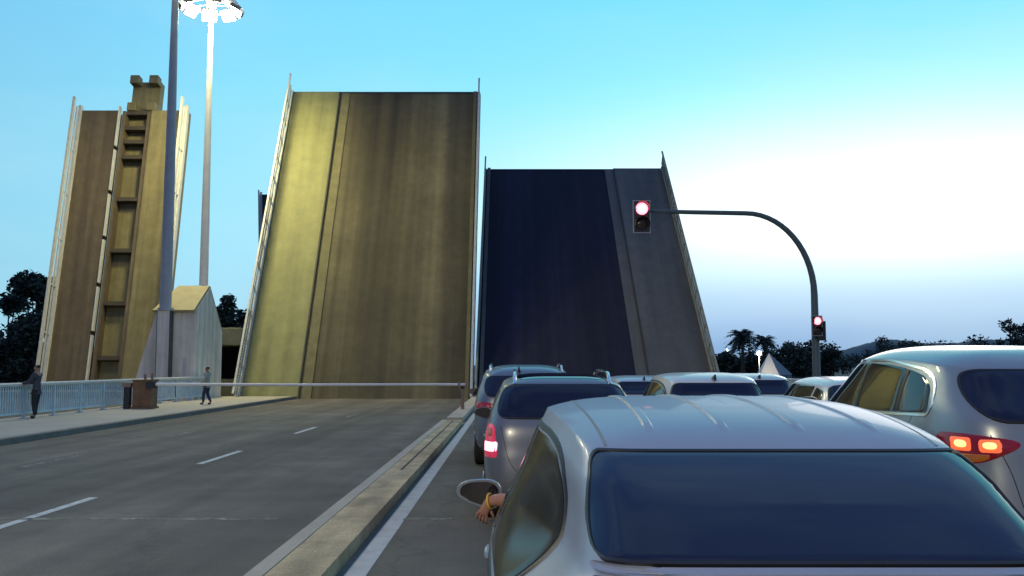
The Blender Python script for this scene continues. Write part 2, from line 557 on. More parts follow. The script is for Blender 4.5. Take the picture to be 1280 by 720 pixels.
# paint on the road
def mark(x0, x1, y0, y1, m, name='lane_marking'):
    return sheet(name, x0, x1, y0, y1, 0.004, m, road)
for (a, c) in ((2.9, 5.3), (9.4, 12.0), (16.0, 18.4), (23.0, 25.4), (30.0, 32.4), (37, 39.4)):
    mark(-5.43, -5.31, a, c, MT['paint'] if a < 26 else MT['paint_worn'])
for (a, c) in ((8.6, 11.0), (15.5, 17.6), (22.0, 23.8), (29, 31), (36, 38)):
    mark(-8.2, -8.1, a, c, MT['paint_worn'])
mark(-1.36, -1.18, -60, 45.5, MT['line_paint'], 'edge_line')
for k in range(6):
    mark(1.52, 1.64, 2.9 + 7 * k, 5.3 + 7 * k, MT['paint'])
    mark(4.32, 4.44, 2.9 + 7 * k, 5.3 + 7 * k, MT['paint'])
mark(-7.6, -2.6, 10.28, 10.4, MT['joint'], 'road_joint')
mark(-1.2, 6.9, 10.28, 10.4, MT['joint'], 'road_joint')

# median island
med = tag(MB().box(-1.86, -1.43, -60, 26.6, -0.2, 0.128).build('median', MT['median']), kind='structure')
b = MB()
y = -60.0
while y < 26.5:
    e = min(y + 0.99, 26.6)
    b.box(-2.0, -1.86, y, e, -0.2, 0.135 + random.uniform(-.002, .002))
    y += 1.0
b.build('median_kerb', MT['median_edge'], med)
MB().box(-1.68, -1.645, 14.0, 26.2, 0.1, 0.131).build('median_joint', MT['groove'], med)
b = MB().box(-1.96, -1.47, 27.8, HINGE - 0.4, -0.2, 0.13)
b.build('median_kerb', MT['median_edge'], med)


# ------------------------------------------------------------------ bascule leaves
def frame(Y0, Z0, ang):
    ca, sa = math.cos(R(ang)), math.sin(R(ang))
    def f(x, s, t):
        return Vector((x, Y0 + s * ca - t * sa, Z0 + s * sa + t * ca))
    return f


def road_leaf(label, x0, x1, xpath0, xpath1, ang, L, m_road, m_path, m_kerb, path_left, rail_m):
    t = thing('bascule_leaf', label, 'bridge leaf', ((x0 + x1) / 2, HINGE, 0), group='road bridge leaves')
    f = frame(HINGE, 0.02, ang)
    rx0, rx1 = (xpath1, x1) if path_left else (x0, xpath0)
    MB().box(rx0, rx1, -0.6, L, -0.35, 0.0, f).build('roadway', m_road, t, True)
    MB().box(xpath0, xpath1, -0.4, L, -0.35, 0.16, f).build('footpath', m_path, t, True)
    kx = xpath1 if path_left else xpath0
    kb = MB()
    sg = 1 if path_left else -1
    ka, kc = sorted((kx + sg * .004, kx + sg * .6))
    kb.box(ka, kc, -0.2, L - 0.02, 0.0, 0.05, f)
    kb.build('kerb', m_kerb, t, True)
    ka, kc = sorted((kx - sg * .06, kx + sg * .02))
    MB().box(ka, kc, -0.2, L - 0.02, 0.02, 0.18, f).build('edge_angle', MT['beam'], t, True)
    kb = MB()
    ex = x1 - 0.32 if path_left else x0 + 0.32
    kb.box(ex - 0.1, ex + 0.1, -0.2, L - 0.02, 0.0, 0.22, f)
    kb.build('kerb', m_kerb, t, True)
    for gx in np.linspace(x0 + 1.2, x1 - 1.2, 4):
        MB().hexa([f(gx - .2, 0, -2.2), f(gx + .2, 0, -2.2), f(gx + .2, 0, -.35), f(gx - .2, 0, -.35)],
                  [f(gx - .2, L - .3, -.9), f(gx + .2, L - .3, -.9), f(gx + .2, L - .3, -.35), f(gx - .2, L - .3, -.35)]).build('girder', MT['dark_steel'], t, True)
    MB().box(x0 + .05, x1 - .05, L, L + 0.12, -0.5, 0.03, f).build('end_plate', MT['dark_steel'], t, True)
    # parapets on both edges
    for (px, inner) in ((x0 + 0.08, 1), (x1 - 0.08, -1)):
        out = (px < (x0 + x1) / 2) == path_left
        base = 0.16 if out else 0.0
        H = 1.05 if out else 0.8
        rb = MB()
        rb.box(px - .05, px + .05, -0.3, L + 0.55, base + H - .09, base + H, f)
        rb.box(px - .03, px + .03, -0.3, L, base + H * .52, base + H * .58, f)
        rb.box(px - .06, px + .06, -0.3, L, base - .3, base + 0.16, f)
        s = 0.0
        while s < L:
            rb.box(px - .03, px + .03, s, s + .06, base + .16, base + H - .09, f)
            if out:
                for q in range(1, 10):
                    rb.box(px - .012, px + .012, s + q * .15, s + q * .15 + .025, base + .16, base + H - .09, f)
            s += 1.5
        rb.build('parapet', rail_m, t, True)
    return t


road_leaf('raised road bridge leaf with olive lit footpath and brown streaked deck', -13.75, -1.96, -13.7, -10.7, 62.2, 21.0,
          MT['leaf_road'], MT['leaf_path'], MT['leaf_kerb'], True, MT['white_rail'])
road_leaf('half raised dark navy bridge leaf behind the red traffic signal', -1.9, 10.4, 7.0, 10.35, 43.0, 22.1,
          MT['leaf_shaded'], MT['leaf_path_grey'], MT['leaf_path_grey'], False, MT['leaf_edge'])


def rail_leaf(label, X0, X1, Y0, Z0, ang, L, full=True, m_a=None, m_b=None):
    t = thing('rail_bridge_leaf', label, 'bridge leaf', ((X0 + X1) / 2, Y0, Z0))
    f = frame(Y0, Z0, ang)
    m_a = m_a or MT['brown_steel']
    m_b = m_b or MT['lamplit_steel']
    w = X1 - X0
    xa, xb, xc = X0 + 0.35 * w, X0 + 0.42 * w, X0 + 0.66 * w
    MB().box(X0 + .05, xa, 0, L, -0.5, 0.12, f).build('walkway_slab', m_a, t, True)
    MB().box(xc, X1 - .05, 0, L, -0.5, 0.12, f).build('side_slab', m_b, t, True)
    MB().box(xa, xc, 0, L + 0.02, -0.95, -0.55, f).build('track_channel', m_b, t, True)
    MB().box(xc - .28, xc - .002, 0, L, -0.55, 0.02, f).build('channel_wall', m_a, t, True)
    MB().box(xb - .2, xb, 0, L, -0.55, 0.05, f).build('channel_wall', m_a, t, True)
    if full:
        for s in (1.4, 4.6, 7.8, 11.0, 13.7, 14.7, 15.6, 16.6):
            MB().box(xb, xc - .28, s, s + 0.24, -0.55, -0.05, f).build('cross_beam', MT['beam'], t, True)
        # running rail in lengths, white put in for its reflected light
        for rx in (xa + 0.1,):
            s = 0.2
            while s < L - 0.5:
                MB().box(rx - .05, rx + .05, s, s + 2.6, -0.02, 0.22, f).build('running_rail', MT['white_rail'], t, True)
                s += 2.85
        # locking nose
        n0, n1 = xb - .1, xc + .05
        MB().box(n0, n1, L - .3, L + 2.35, -1.3, -0.75, f).build('locking_nose', m_b, t, True)
        for nx in (n0 + .28, n1 - .28):
            for s in (L + 0.15, L + 2.0):
                MB().box(nx - .28, nx + .28, s, s + .55, -0.75, -0.15, f).build('locking_lug', m_b, t, True, bevel=0.05)
    for px in (X0 + .06, X1 - .06):
        rb = MB()
        rb.box(px - .06, px + .06, 0, L + .4, .98, 1.2, f)
        rb.box(px - .04, px + .04, 0, L, .62, .7, f)
        rb.box(px - .08, px + .08, 0, L + .25, .02, .34, f)
        s = 0.0
        while s < L:
            rb.box(px - .025, px + .025, s, s + .06, .2, 1.1, f)
            s += 2.8
        rb.build('parapet', MT['white_rail'], t, True)
    for gx in (X0 + 1.0, X1 - 1.0):
        MB().box(gx - .2, gx + .2, 0, L - .4, -1.6, -0.5, f).build('girder', MT['dark_steel'], t, True)
    return t


rail_leaf('narrow brown rail bridge leaf raised upright left of the lamp masts', -26.3, -19.7, 52.0, 0.6, 79.5, 16.8)
rail_leaf('far dark rail bridge leaf peeping out behind the lit road leaf', -26.4, -19.9, 98.0, 0.5, 97.0, 19.2, False, MT['dark_steel'], MT['dark_steel'])

# piers that carry the leaves
t = thing('bascule_pier', 'olive concrete bascule pier with dark opening beside the white gabled tower', 'bridge pier', (-16.4, 49.5, -0.5))
MB().box(-17.2, -14.1, 47.6, 52.4, -6.2, 0.95).build('base_block', MT['pier_conc'], t, True)
MB().box(-17.2, -16.8, 47.6, 52.4, 0.95, 2.7).build('column', MT['pier_conc'], t, True)
MB().box(-14.6, -14.1, 50.6, 52.4, 0.95, 2.7).build('column', MT['pier_conc'], t, True)
MB().box(-16.8, -14.6, 51.6, 52.2, 0.95, 2.7).build('back_wall', MT['void'], t, True)
MB().box(-17.3, -13.95, 47.4, 52.6, 2.7, 3.6).build('top_beam', MT['pier_conc'], t, True, bevel=0.03)
t = thing('bridge_abutment', 'concrete abutment under the hinge of the two road leaves', 'bridge abutment', (-1.6, 47.5, -3))
MB().box(-14.0, 10.6, 47.0, 47.75, -6.3, -0.42).build('wall', MT['pier_conc'], t, True)
t = thing('rail_abutment', 'low concrete abutment under the narrow brown rail bridge leaf', 'bridge abutment', (-23, 51.5, -3))
MB().box(-27.5, -19.6, 48.3, 51.6, -6.3, 0.3).build('wall', MT['pier_conc'], t, True)
t = thing('rail_abutment', 'far bank abutment of the dark rail bridge leaf', 'bridge abutment', (-23, 98, -3))
MB().box(-27.5, -19.0, 97.0, 103, -6.3, 0.2).build('wall', MT['pier_conc'], t, True)

# gabled concrete tower
t = thing('gabled_tower', 'white concrete gabled tower with yellow grey roof at the pavement edge', 'bridge tower', (-15.8, 44, 0))
xL0, xL1, xR = -17.5, -16.25, -14.45
yF, yB = 42.0, 45.9
zE, zB = 4.15, 3.3
yr = 43.9
zR = 5.35
b = MB()
vs = [(xL0, yF, -0.3), (xR, yF, -0.3), (xR, yB, -0.3), (xL0, yB, -0.3),
      (xL1, yF, zE), (xR, yF, zE), (xR, yB, zB), (xL1, yB, zB),
      (xL1 + .35, yr, zR), (xR, yr, zR)]
b.add(vs, [(3, 2, 1, 0), (0, 1, 5, 4), (1, 2, 6, 9, 5), (2, 3, 7, 6), (3, 0, 4, 8, 7), (4, 5, 9, 8), (6, 7, 8, 9)])
b.build('wall', MT['concrete'], t, True)
b = MB()
def off(p, n):
    return Vector(p) + Vector(n)
n1 = (0, -.06, .1)
q = [(xL1 - .1, yF - .15, zE - .06), (xR - .02, yF - .15, zE - .06), (xR - .02, yr, zR + .02), (xL1 + .3, yr, zR + .02)]
b.hexa([off(p, (0, -.002, .012)) for p in q], [off(p, n1) for p in q])
n2 = (0, .05, .1)
q = [(xL1 - .1, yB + .15, zB - .1), (xR - .02, yB + .15, zB - .1), (xR - .02, yr + .02, zR + .02), (xL1 + .3, yr + .02, zR + .02)]
b.hexa([off(p, (0, .002, .012)) for p in reversed(q)], [off(p, n2) for p in reversed(q)])
b.build('roof', MT['roof_slab'], t, True)
MB().box(-14.98, -14.82, yF - .03, yF - .004, 1.05, 2.0).build('window_slit', MT['white_rail'], t, True)


# ------------------------------------------------------------------ lamp masts
def mast(label, x, y, z0, h, r0, r1, m, power, ring_r=1.35, plinth=None, lc=(1.0, 0.87, 0.34)):
    t = thing('mast_light', label, 'lamp mast', (x, y, z0))
    if plinth:
        b = MB().box(x - .27, x + .27, y - .22, y + .22, -0.1, z0)
        b.build('plinth', MT['concrete'], t, True)
        b = MB()
        b.box(x - .31, x - .272, y - .2, y + .2, 0.4, z0)
        b.box(x + .272, x + .31, y - .2, y + .2, 0.4, z0)
        b.build('plinth_joint', MT['stain'], t, True)
    MB().lathe([(r0, z0), (r0 * .9, z0 + (h - z0) * .3), (r1, h)], (x, y, 0), n=20).build('pole', m, t, True, smooth=True)
    MB().lathe([(r0 * 1.35, z0), (r0 * 1.35, z0 + .12)], (x, y, 0), n=20).build('flange', m, t, True, smooth=False)
    b = MB()
    N = 8
    ringpts = [(x + ring_r * .8 * math.cos(k * 2 * math.pi / 24), y + ring_r * .8 * math.sin(k * 2 * math.pi / 24), h - .1) for k in range(25)]
    b.tube(ringpts, .05, 8, False)
    for k in range(4):
        a = k * math.pi / 2
        b.tube([(x, y, h + .02), (x + ring_r * .8 * math.cos(a), y + ring_r * .8 * math.sin(a), h - .1)], .035, 8)
    b.lathe([(.25, h - .2), (.25, h + .1), (.05, h + .3)], (x, y, 0), n=16)
    b.build('head_ring', m, t, True, smooth=True)
    for k in range(N):
        a = (k + .5) * 2 * math.pi / N
        cx, cy = x + ring_r * math.cos(a), y + ring_r * math.sin(a)
        ca, sa = math.cos(a), math.sin(a)
        def xf(u, v, w, cx=cx, cy=cy, ca=ca, sa=sa):
            tilt = R(48)
            uu = u * math.cos(tilt) + w * math.sin(tilt)
            ww = -u * math.sin(tilt) + w * math.cos(tilt)
            return Vector((cx + uu * ca - v * sa, cy + uu * sa + v * ca, h - .1 + ww))
        fl = MB().box(-.34, .34, -.4, .4, -.05, .17, xf).build('floodlight', MT['mast'], t, True)
        MB().box(-.31, .31, -.37, .37, -.075, -.053, xf).build('lens', MT['lamp_on'], fl, False)
        fl.children[0].data.transform(Matrix.Translation(-Vector(t.location)))
    if power:
        ld = bpy.data.lights.new('floodlight_beam', 'AREA')
        ld.shape = 'DISK'
        ld.size = 2.0
        ld.spread = R(168)
        ld.energy = power
        ld.color = lc
        lo = bpy.data.objects.new('floodlight_beam', ld)
        lo.location = (0, 0, h - z0 - .75)
        lo.parent = t
        COL.objects.link(lo)
    return t


mast('tall grey lamp mast rising in front of the gabled roof', -15.75, 41.75, 4.15, 24.5, .26, .09, MT['mast'], 900, plinth=True)
mast('pale lamp mast behind the gabled tower with its lit floodlights in view', -16.35, 48.6, 3.62, 21.2, .24, .11, MT['mast_white'], 2300)
mast('lamp mast back down the road on the left pavement', -14.5, -24.0, 0.13, 21.0, .24, .11, MT['mast'], 15000, lc=(1.0, 0.84, 0.52))


# ------------------------------------------------------------------ trees
def leaf_cloud(b, clumps, n, size):
    tot = sum(c[3] ** 2 for c in clumps)
    for (cx, cy, cz, r, sq) in clumps:
        k = int(n * r * r / tot)
        for _ in range(k):
            u = Vector((random.gauss(0, 1), random.gauss(0, 1), random.gauss(0, 1))).normalized()
            rr = r * (random.random() ** 0.45) * random.uniform(.85, 1.12)
            p = Vector((cx + u.x * rr, cy + u.y * rr, cz + u.z * rr * sq))
            a = Vector((random.gauss(0, 1), random.gauss(0, 1), random.gauss(0, .6))).normalized()
            c = a.cross(Vector((random.gauss(0, 1), random.gauss(0, 1), random.gauss(0, 1)))).normalized()
            s = size * random.uniform(.6, 1.4)
            b.add([p - a * s, p + c * s * .45, p + a * s, p - c * s * .45], [(0, 1, 2, 3)])


def tree(name, label, x, y, z, h, w, n=3500, size=.4, m='foliage', trunk_h=.3, group=None, clumps=14, lo=.25):
    t = thing(name, label, 'tree', (x, y, z), group=group)
    rnd = random
    cl = []
    for k in range(clumps):
        a = rnd.uniform(0, 2 * math.pi)
        hh = rnd.uniform(lo, .9)
        spread = w * .5 * math.sin(math.pi * min(.95, max(.12, (hh - lo + .12) / (1.05 - lo)))) ** .7
        rr = spread * math.sqrt(rnd.random())
        r = w * rnd.uniform(.14, .26)
        cl.append((rr * math.cos(a), rr * math.sin(a), min(h * hh, h - r * .8), r, .8))
    cl.append((0, 0, h * .86, w * .16, .9))
    b = MB()
    tr = max(.12, h * .022)
    th = h * trunk_h
    b.tube([(0, 0, -.3), (tr * .3, 0, th * .5), (0, tr * .4, th), (0, 0, h * .75)], [tr * 1.3, tr, tr * .8, tr * .25], 8)
    for c in cl[:7]:
        b.tube([(0, 0, th * .9), (c[0] * .5, c[1] * .5, (th + c[2]) * .5), (c[0], c[1], c[2])], [tr * .5, tr * .35, tr * .12], 6)
    b.build('trunk', MT['bark'], t, smooth=True)
    b = MB()
    leaf_cloud(b, cl, n, size)
    b.build('crown', MT[m], t)
    return t


def px_x(px, d):
    return (px - 640.0) / 1150.0 * d


def px_h(py, d):
    return CAMZ + (HOR - py) / 1150.0 * d


G1 = 'trees on the far bank'
# left group
for (px, top, d, w, lab, n, lo) in (
        (46, 334, 118, 8.5, 'tall open crowned dark tree just left of the brown rail leaf', 4200, .3),
        (10, 362, 124, 8.5, 'dense dark tree at the left edge of the picture', 4200, .06),
        (52, 388, 116, 9.5, 'broad dark tree low behind the left railing', 4600, .03),
        (-28, 392, 120, 9.5, 'dark tree cut by the left edge of the picture', 3600, .05),
        (20, 425, 114, 7.5, 'low dark bushy tree under the left tree group', 3600, .02),
        (285, 360, 126, 6.4, 'rounded dark tree between the gabled tower and the lit leaf', 4200, .1),
        (226, 354, 135, 4.6, 'small dark treetop showing left of the gabled tower', 1800, .2),
        (308, 385, 120, 5.5, 'dark tree tucked against the parapet of the lit leaf', 2600, .05)):
    tree('tree', lab, px_x(px, d), d, -.3, px_h(top, d) + .3, w, n, .36, 'foliage', group=G1, lo=lo)
# right group
for (px, top, d, w, lab, n, lo) in (
        (984, 428, 150, 7.0, 'round dark tree right of the two palms', 2600, .05),
        (1018, 426, 158, 8.5, 'widest dark tree behind the signal post', 3200, .05),
        (1040, 436, 150, 5.0, 'low dark bush right of the signal post', 1600, .03),
        (905, 440, 140, 5.5, 'low dark bush at the foot of the navy leaf', 1800, .03),
        (936, 441, 138, 5.5, 'dark bush under the two palms', 1800, .03),
        (962, 438, 146, 5.0, 'dark bush behind the pale pyramid roof', 1600, .03),
        (1102, 420, 190, 7.5, 'loose feathery tree above the roof of the large silver car', 1300, .2),
        (1140, 432, 200, 11, 'low tree row clump left under the hill', 1600, .03),
        (1262, 393, 150, 5.5, 'upright feathery tree at the right edge of the picture', 1700, .12),
        (1284, 402, 156, 6.5, 'dark tree cut by the right edge of the picture', 2000, .1),
        (1215, 434, 190, 10, 'low tree clump right under the hill', 1600, .03)):
    tree('tree', lab, px_x(px, d), d, 0, px_h(top, d), w, n, .3, 'foliage_b', group=G1, lo=min(lo, .06), clumps=18)


def palm(label, px, top, d, fr):
    x, h = px_x(px, d), px_h(top, d)
    t = thing('palm_tree', label, 'palm tree', (x, d, 0), group='palms on the far bank')
    ht = h - fr * .35
    MB().tube([(0, 0, -.2), (.1, 0, ht * .5), (0, 0, ht)], [.28, .2, .22], 10).build('trunk', MT['bark'], t, smooth=True)
    b = MB()
    for k in range(64):
        a = random.uniform(0, 2 * math.pi)
        up = random.uniform(-.5, 1.15)
        L = fr * random.uniform(.8, 1.1)
        dirh = Vector((math.cos(a), math.sin(a), 0))
        side = Vector((-math.sin(a), math.cos(a), 0))
        pts = []
        for i in range(8):
            s = i / 7
            pts.append(Vector((0, 0, ht)) + dirh * (L * s * math.cos(up * .9)) + Vector((0, 0, L * (s * math.sin(up) - .55 * s * s))))
        for i in range(1, 8):
            p = pts[i]
            q = pts[i - 1]
            ln = .85 * fr * .32 * (1 - .5 * abs(i / 7 - .4))
            for sg in (-1, 1):
                tip = p + side * sg * ln + dirh * ln * .5 - Vector((0, 0, ln * .3))
                b.add([q, p, tip], [(0, 1, 2)])
    b.build('crown', MT['frond'], t)
    return t


palm('taller palm tree with full fan crown beside the navy leaf', 927, 412, 130, 2.5)
palm('smaller palm tree right of the taller palm', 955, 419, 132, 2.0)

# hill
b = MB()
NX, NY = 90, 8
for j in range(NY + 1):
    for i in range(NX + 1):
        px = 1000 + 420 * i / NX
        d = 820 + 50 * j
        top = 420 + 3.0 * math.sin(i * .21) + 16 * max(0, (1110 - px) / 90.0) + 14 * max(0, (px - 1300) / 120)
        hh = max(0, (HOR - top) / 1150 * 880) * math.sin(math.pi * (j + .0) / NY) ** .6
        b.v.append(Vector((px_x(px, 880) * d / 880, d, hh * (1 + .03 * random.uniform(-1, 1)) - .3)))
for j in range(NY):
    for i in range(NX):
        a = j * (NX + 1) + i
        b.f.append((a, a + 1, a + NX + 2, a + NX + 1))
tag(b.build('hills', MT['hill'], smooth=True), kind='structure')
# far wood along the foot of the hill and the horizon: one mass
b = MB()
cl = []
for k in range(260):
    px = random.uniform(880, 1330)
    d = random.uniform(480, 760)
    r = random.uniform(4, 7.5)
    cl.append((px_x(px, d), d, random.uniform(1, 5.5) + (8 if 1110 < px < 1250 and random.random() < .5 else 0), r, .7))
for k in range(120):
    px = random.uniform(-60, 340)
    d = random.uniform(300, 420)
    cl.append((px_x(px, d), d, random.uniform(1, 6), random.uniform(4, 6), .7))
leaf_cloud(b, cl, 30000, 1.0)
tag(b.build('far_wood', MT['foliage_b']), 'far dark belt of trees along the horizon under the hill', 'trees', kind='stuff')

# pyramid roofed pavilion and its street lamp on the far bank
t = thing('pavilion', 'pale pyramid roofed pavilion beyond the queue under the small palm', 'pavilion', (px_x(968, 100), 102, -.3))
hx = t.location.x
zt = px_h(441, 100)
b = MB().add([(hx - 1.5, 100.5, 0.6), (hx + .4, 100, 0.6), (hx - .1, 102, zt)], [(0, 1, 2)])
b.add([(hx - 1.5, 100.5, 0.6), (hx - .1, 102, zt), (hx - 1.0, 104, 0.6)], [(0, 1, 2)])
b.build('roof_face', MT['pavilion_lit'], t, True)
b = MB().add([(hx + .402, 100, 0.6), (hx + 2.6, 102.5, 0.6), (hx - .1, 102, zt)], [(0, 1, 2)])
b.add([(hx + 2.6, 102.5, .6), (hx - 1.0, 104, .6), (hx - .1, 102, zt)], [(0, 1, 2)])
b.build('roof_face', MT['pavilion_shaded'], t, True)
MB().hexa([(hx - 1.4, 100.6, -6.2), (hx + .4, 100.1, -6.2), (hx + 2.5, 102.5, -6.2), (hx - 1, 103.9, -6.2)],
          [(hx - 1.4, 100.6, .58), (hx + .4, 100.1, .58), (hx + 2.5, 102.5, .58), (hx - 1, 103.9, .58)]).build('wall', MT['pavilion_shaded'], t, True)
for (px, py, d, lab) in ((948, 440, 98.5, 'lit street lamp beside the tip of the pale pyramid roof'), (908, 437, 150, 'small far lit street lamp left of the taller palm')):
    x, h = px_x(px, d), px_h(py, d)
    t = thing('street_lamp', lab, 'street lamp', (x, d, -.2), group='street lamps on the far bank')
    MB().tube([(0, 0, 0), (0, 0, h + .3), (.35, 0, h + .42)], [.07, .05, .04], 8).build('pole', MT['mast'], t, smooth=True)
    sz = .42 if d < 130 else .26
    if d < 130:
        ld = bpy.data.lights.new('street_lamp_bulb', 'POINT')
        ld.energy = 260
        ld.color = (1.0, 0.86, 0.62)
        ld.shadow_soft_size = .2
        lo = bpy.data.objects.new('street_lamp_bulb', ld)
        lo.location = (0, -.4, h - .45)
        lo.parent = t
        COL.objects.link(lo)
    MB().lathe([(.1 * sz, h + .3), (.55 * sz, h + .2), (.6 * sz, h - .05), (.3 * sz, h - .2)], (0.0, -.1, 0), n=14).build('lamp_head', MT['lamp_small'], t, smooth=True)


# ------------------------------------------------------------------ railing, barrier, signals
t = thing('railing', 'pale blue steel railing with white top rail along the left pavement', 'railing', (-14.35, 28, .13))
RX = -14.35
Y0r, Y1r = 8.0, 43.0
MB().tube([(RX, Y0r, 1.12), (RX, Y1r, 1.12)], .06, 10).build('top_rail', MT['white_rail'], t, True, smooth=True)
MB().box(RX - .03, RX + .03, Y0r, Y1r, .26, .32).build('bottom_rail', MT['blue_rail'], t, True)
b = MB()
y = Y0r
while y < Y1r:
    b.box(RX - .014, RX + .014, y, y + .045, .32, 1.08)
    y += .13
tag(b.build('baluster', MT['blue_rail'], t, True), kind='stuff')
y = Y0r
while y <= Y1r:
    MB().box(RX - .04, RX + .04, y - .04, y + .04, .12, 1.08).build('post', MT['blue_rail'], t, True)
    MB().box(RX - .1, RX + .1, y - .1, y + .1, .1, .16).build('foot', MT['white_rail'], t, True)
    y += 1.75
# same railing along the right pavement, mostly behind the cars
t = thing('railing', 'railing along the right pavement behind the queue of cars', 'railing', (11.0, 28, .13))
MB().tube([(11.0, 20, 1.12), (11.0, 46, 1.12)], .045, 10).build('top_rail', MT['white_rail'], t, True, smooth=True)
MB().box(10.97, 11.03, 20, 46, .26, .32).build('bottom_rail', MT['blue_rail'], t, True)
b = MB()
y = 20.0
while y < 46:
    b.box(10.986, 11.014, y, y + .045, .32, 1.08)
    y += .13
tag(b.build('baluster', MT['blue_rail'], t, True), kind='stuff')

# barrier
BY = 33.4
t = thing('barrier_gate', 'lowered white boom barrier with rusty brown cabinet across the empty lanes', 'barrier', (-13.2, BY, .13))
MB().box(-13.58, -12.9, BY - .3, BY + .3, .2, 1.12).build('cabinet', MT['cabinet'], t, True, bevel=.02)
MB().box(-13.62, -12.86, BY - .34, BY + .34, .12, .2).build('cabinet_foot', MT['cabinet'], t, True)
b = MB().box(-13.6, -12.88, BY - .32, BY + .32, 1.12, 1.17)
b.build('cabinet_lid', MT['cabinet'], t, True)
MB().tube([(-13.25, BY, 1.17), (-13.25, BY, 1.36)], .05, 8).build('warning_knob', MT['rusty'], t, True)
MB().tube([(-13.0, BY, 1.17), (-13.0, BY, 1.4)], .05, 8).build('warning_knob', MT['rusty'], t, True)
MB().box(-13.05, -12.7, BY - .46, BY - .34, .86, 1.1).build('pivot', MT['dark_post'], t, True)
b = MB()
pts = [(-12.95, BY - .4, 1.01), (-8, BY - .4, .985), (-1.65, BY - .4, 1.0)]
b.tube(pts, [.058, .052, .045], 10)
b.build('boom', MT['boom'], t, True, smooth=True)
t = thing('boom_rest', 'rust red forked rest post for the boom tip on the median', 'barrier post', (-1.75, BY - .4, .13))
b = MB().box(-1.82, -1.7, BY - .46, BY - .34, .1, .92)
b.box(-1.9, -1.62, BY - .46, BY - .34, .86, .93)
b.build('post', MT['rusty'], t, True)
MB().box(-1.92, -1.86, BY - .45, BY - .35, .93, 1.12).build('fork', MT['rusty'], t, True)
MB().box(-1.66, -1.6, BY - .45, BY - .35, .93, 1.12).build('fork', MT['rusty'], t, True)
t = thing('railing_post', 'thick dark post standing by the railing left of the brown cabinet', 'post', (-13.75, 33.2, .13))
MB().box(-13.9, -13.68, 33.1, 33.32, .13, .9).build('shaft', MT['dark_post'], t, True, bevel=.02)
MB().box(-13.94, -13.64, 33.06, 33.36, .9, 1.06).build('cap', MT['rusty'], t, True, bevel=.02)


def signal_head(parent, cx, cy, cz, s, n, face=-1, lit=0):
    """upright housing of n lamps facing -Y; parts of the signal"""
    h = .42 * n * s
    w = .42 * s
    hs = MB().box(cx - w / 2, cx + w / 2, cy, cy + .18 * s, cz - h / 2, cz + h / 2).build('signal_head', MT['housing'], parent, True, bevel=.015)
    b = MB()
    e = .03 * s
    for (x0, x1, z0, z1) in ((cx - w / 2 - e, cx - w / 2, cz - h / 2 - e, cz + h / 2 + e), (cx + w / 2, cx + w / 2 + e, cz - h / 2 - e, cz + h / 2 + e),
                             (cx - w / 2, cx + w / 2, cz + h / 2, cz + h / 2 + e), (cx - w / 2, cx + w / 2, cz - h / 2 - e, cz - h / 2)):
        b.box(x0, x1, cy + .03, cy + .06, z0, z1)
    bo = b.build('backboard_edge', MT['signal_rim'], parent, True)
    for k in range(n):
        z = cz + h / 2 - (k + .5) * .42 * s
        r = .165 * s
        on = (k == lit)
        ln = MB().lathe([(r, -.012), (r * .92, -.03), (r * .5, -.05), (.001, -.055)], (cx, cy, z), 'y', 24)
        lo = ln.build('lens', MT['red_on'] if on else MT['signal_off'], parent, True, smooth=True)
        if on:
            MB().lathe([(r * .55, -.05), (r * .3, -.058), (.001, -.062)], (cx, cy - .003, z), 'y', 20).build('bulb', MT['red_core'], parent, True, smooth=True)
        # visor: open half tube over the lens
        v = MB()
        N = 16
        for ring in (r * 1.12, r * 1.2):
            for yy in (cy - .004, cy - .2 * s):
                for i in range(N + 1):
                    a = R(-20 + 220 * i / N)
                    v.v.append(Vector((cx + ring * math.cos(a), yy, z + ring * math.sin(a))))
        M1 = N + 1
        for i in range(N):
            v.f.append((i, i + 1, M1 + i + 1, M1 + i))
            v.f.append((2 * M1 + i, 3 * M1 + i, 3 * M1 + i + 1, 2 * M1 + i + 1))
            v.f.append((M1 + i, M1 + i + 1, 3 * M1 + i + 1, 3 * M1 + i))
        v.build('visor', MT['housing'], parent, True)
    return hs


TX, TY = 7.58, 23.0
t = thing('traffic_signal', 'curved arm traffic signal showing red over the queue of cars', 'traffic light', (TX, TY, .13))
zarm = px_h(267, 23.2)
pts = [(TX, TY, .13), (TX, TY, 2.2), (TX, TY, 3.45)]
rad = [.105, .095, .085]
ra = 1.68
xc, zc = TX - ra, zarm - 2.05 + .0
for i in range(1, 15):
    a = (math.pi / 2) * i / 14
    pts.append((xc + ra * math.cos(a), TY, zc + 2.05 * math.sin(a)))
    rad.append(.08 - .02 * i / 14)
pts += [(TX - 3.2, TY, zarm + .03), (TX - 4.15, TY, zarm + .06)]
rad += [.055, .048]
MB().tube(pts, rad, 14).build('pole', MT['pole'], t, True, smooth=True)
MB().box(TX - 4.4, TX - 4.1, TY - .02, TY + .05, zarm - .05, zarm + .12).build('bracket', MT['pole'], t, True)
signal_head(t, TX - 4.33, TY - .22, px_h(271, 23), .92, 2)
signal_head(t, TX - .05, TY - .32, px_h(408, 23), .56, 2)
MB().box(TX + .02, TX + .2, TY - .2, TY - .05, px_h(426, 23), px_h(402, 23)).build('side_signal', MT['housing'], t, True, bevel=.01)
MB().lathe([(.19, .13), (.19, .22), (.12, .3)], (TX, TY, 0), n=18).build('base', MT['pole'], t, True)


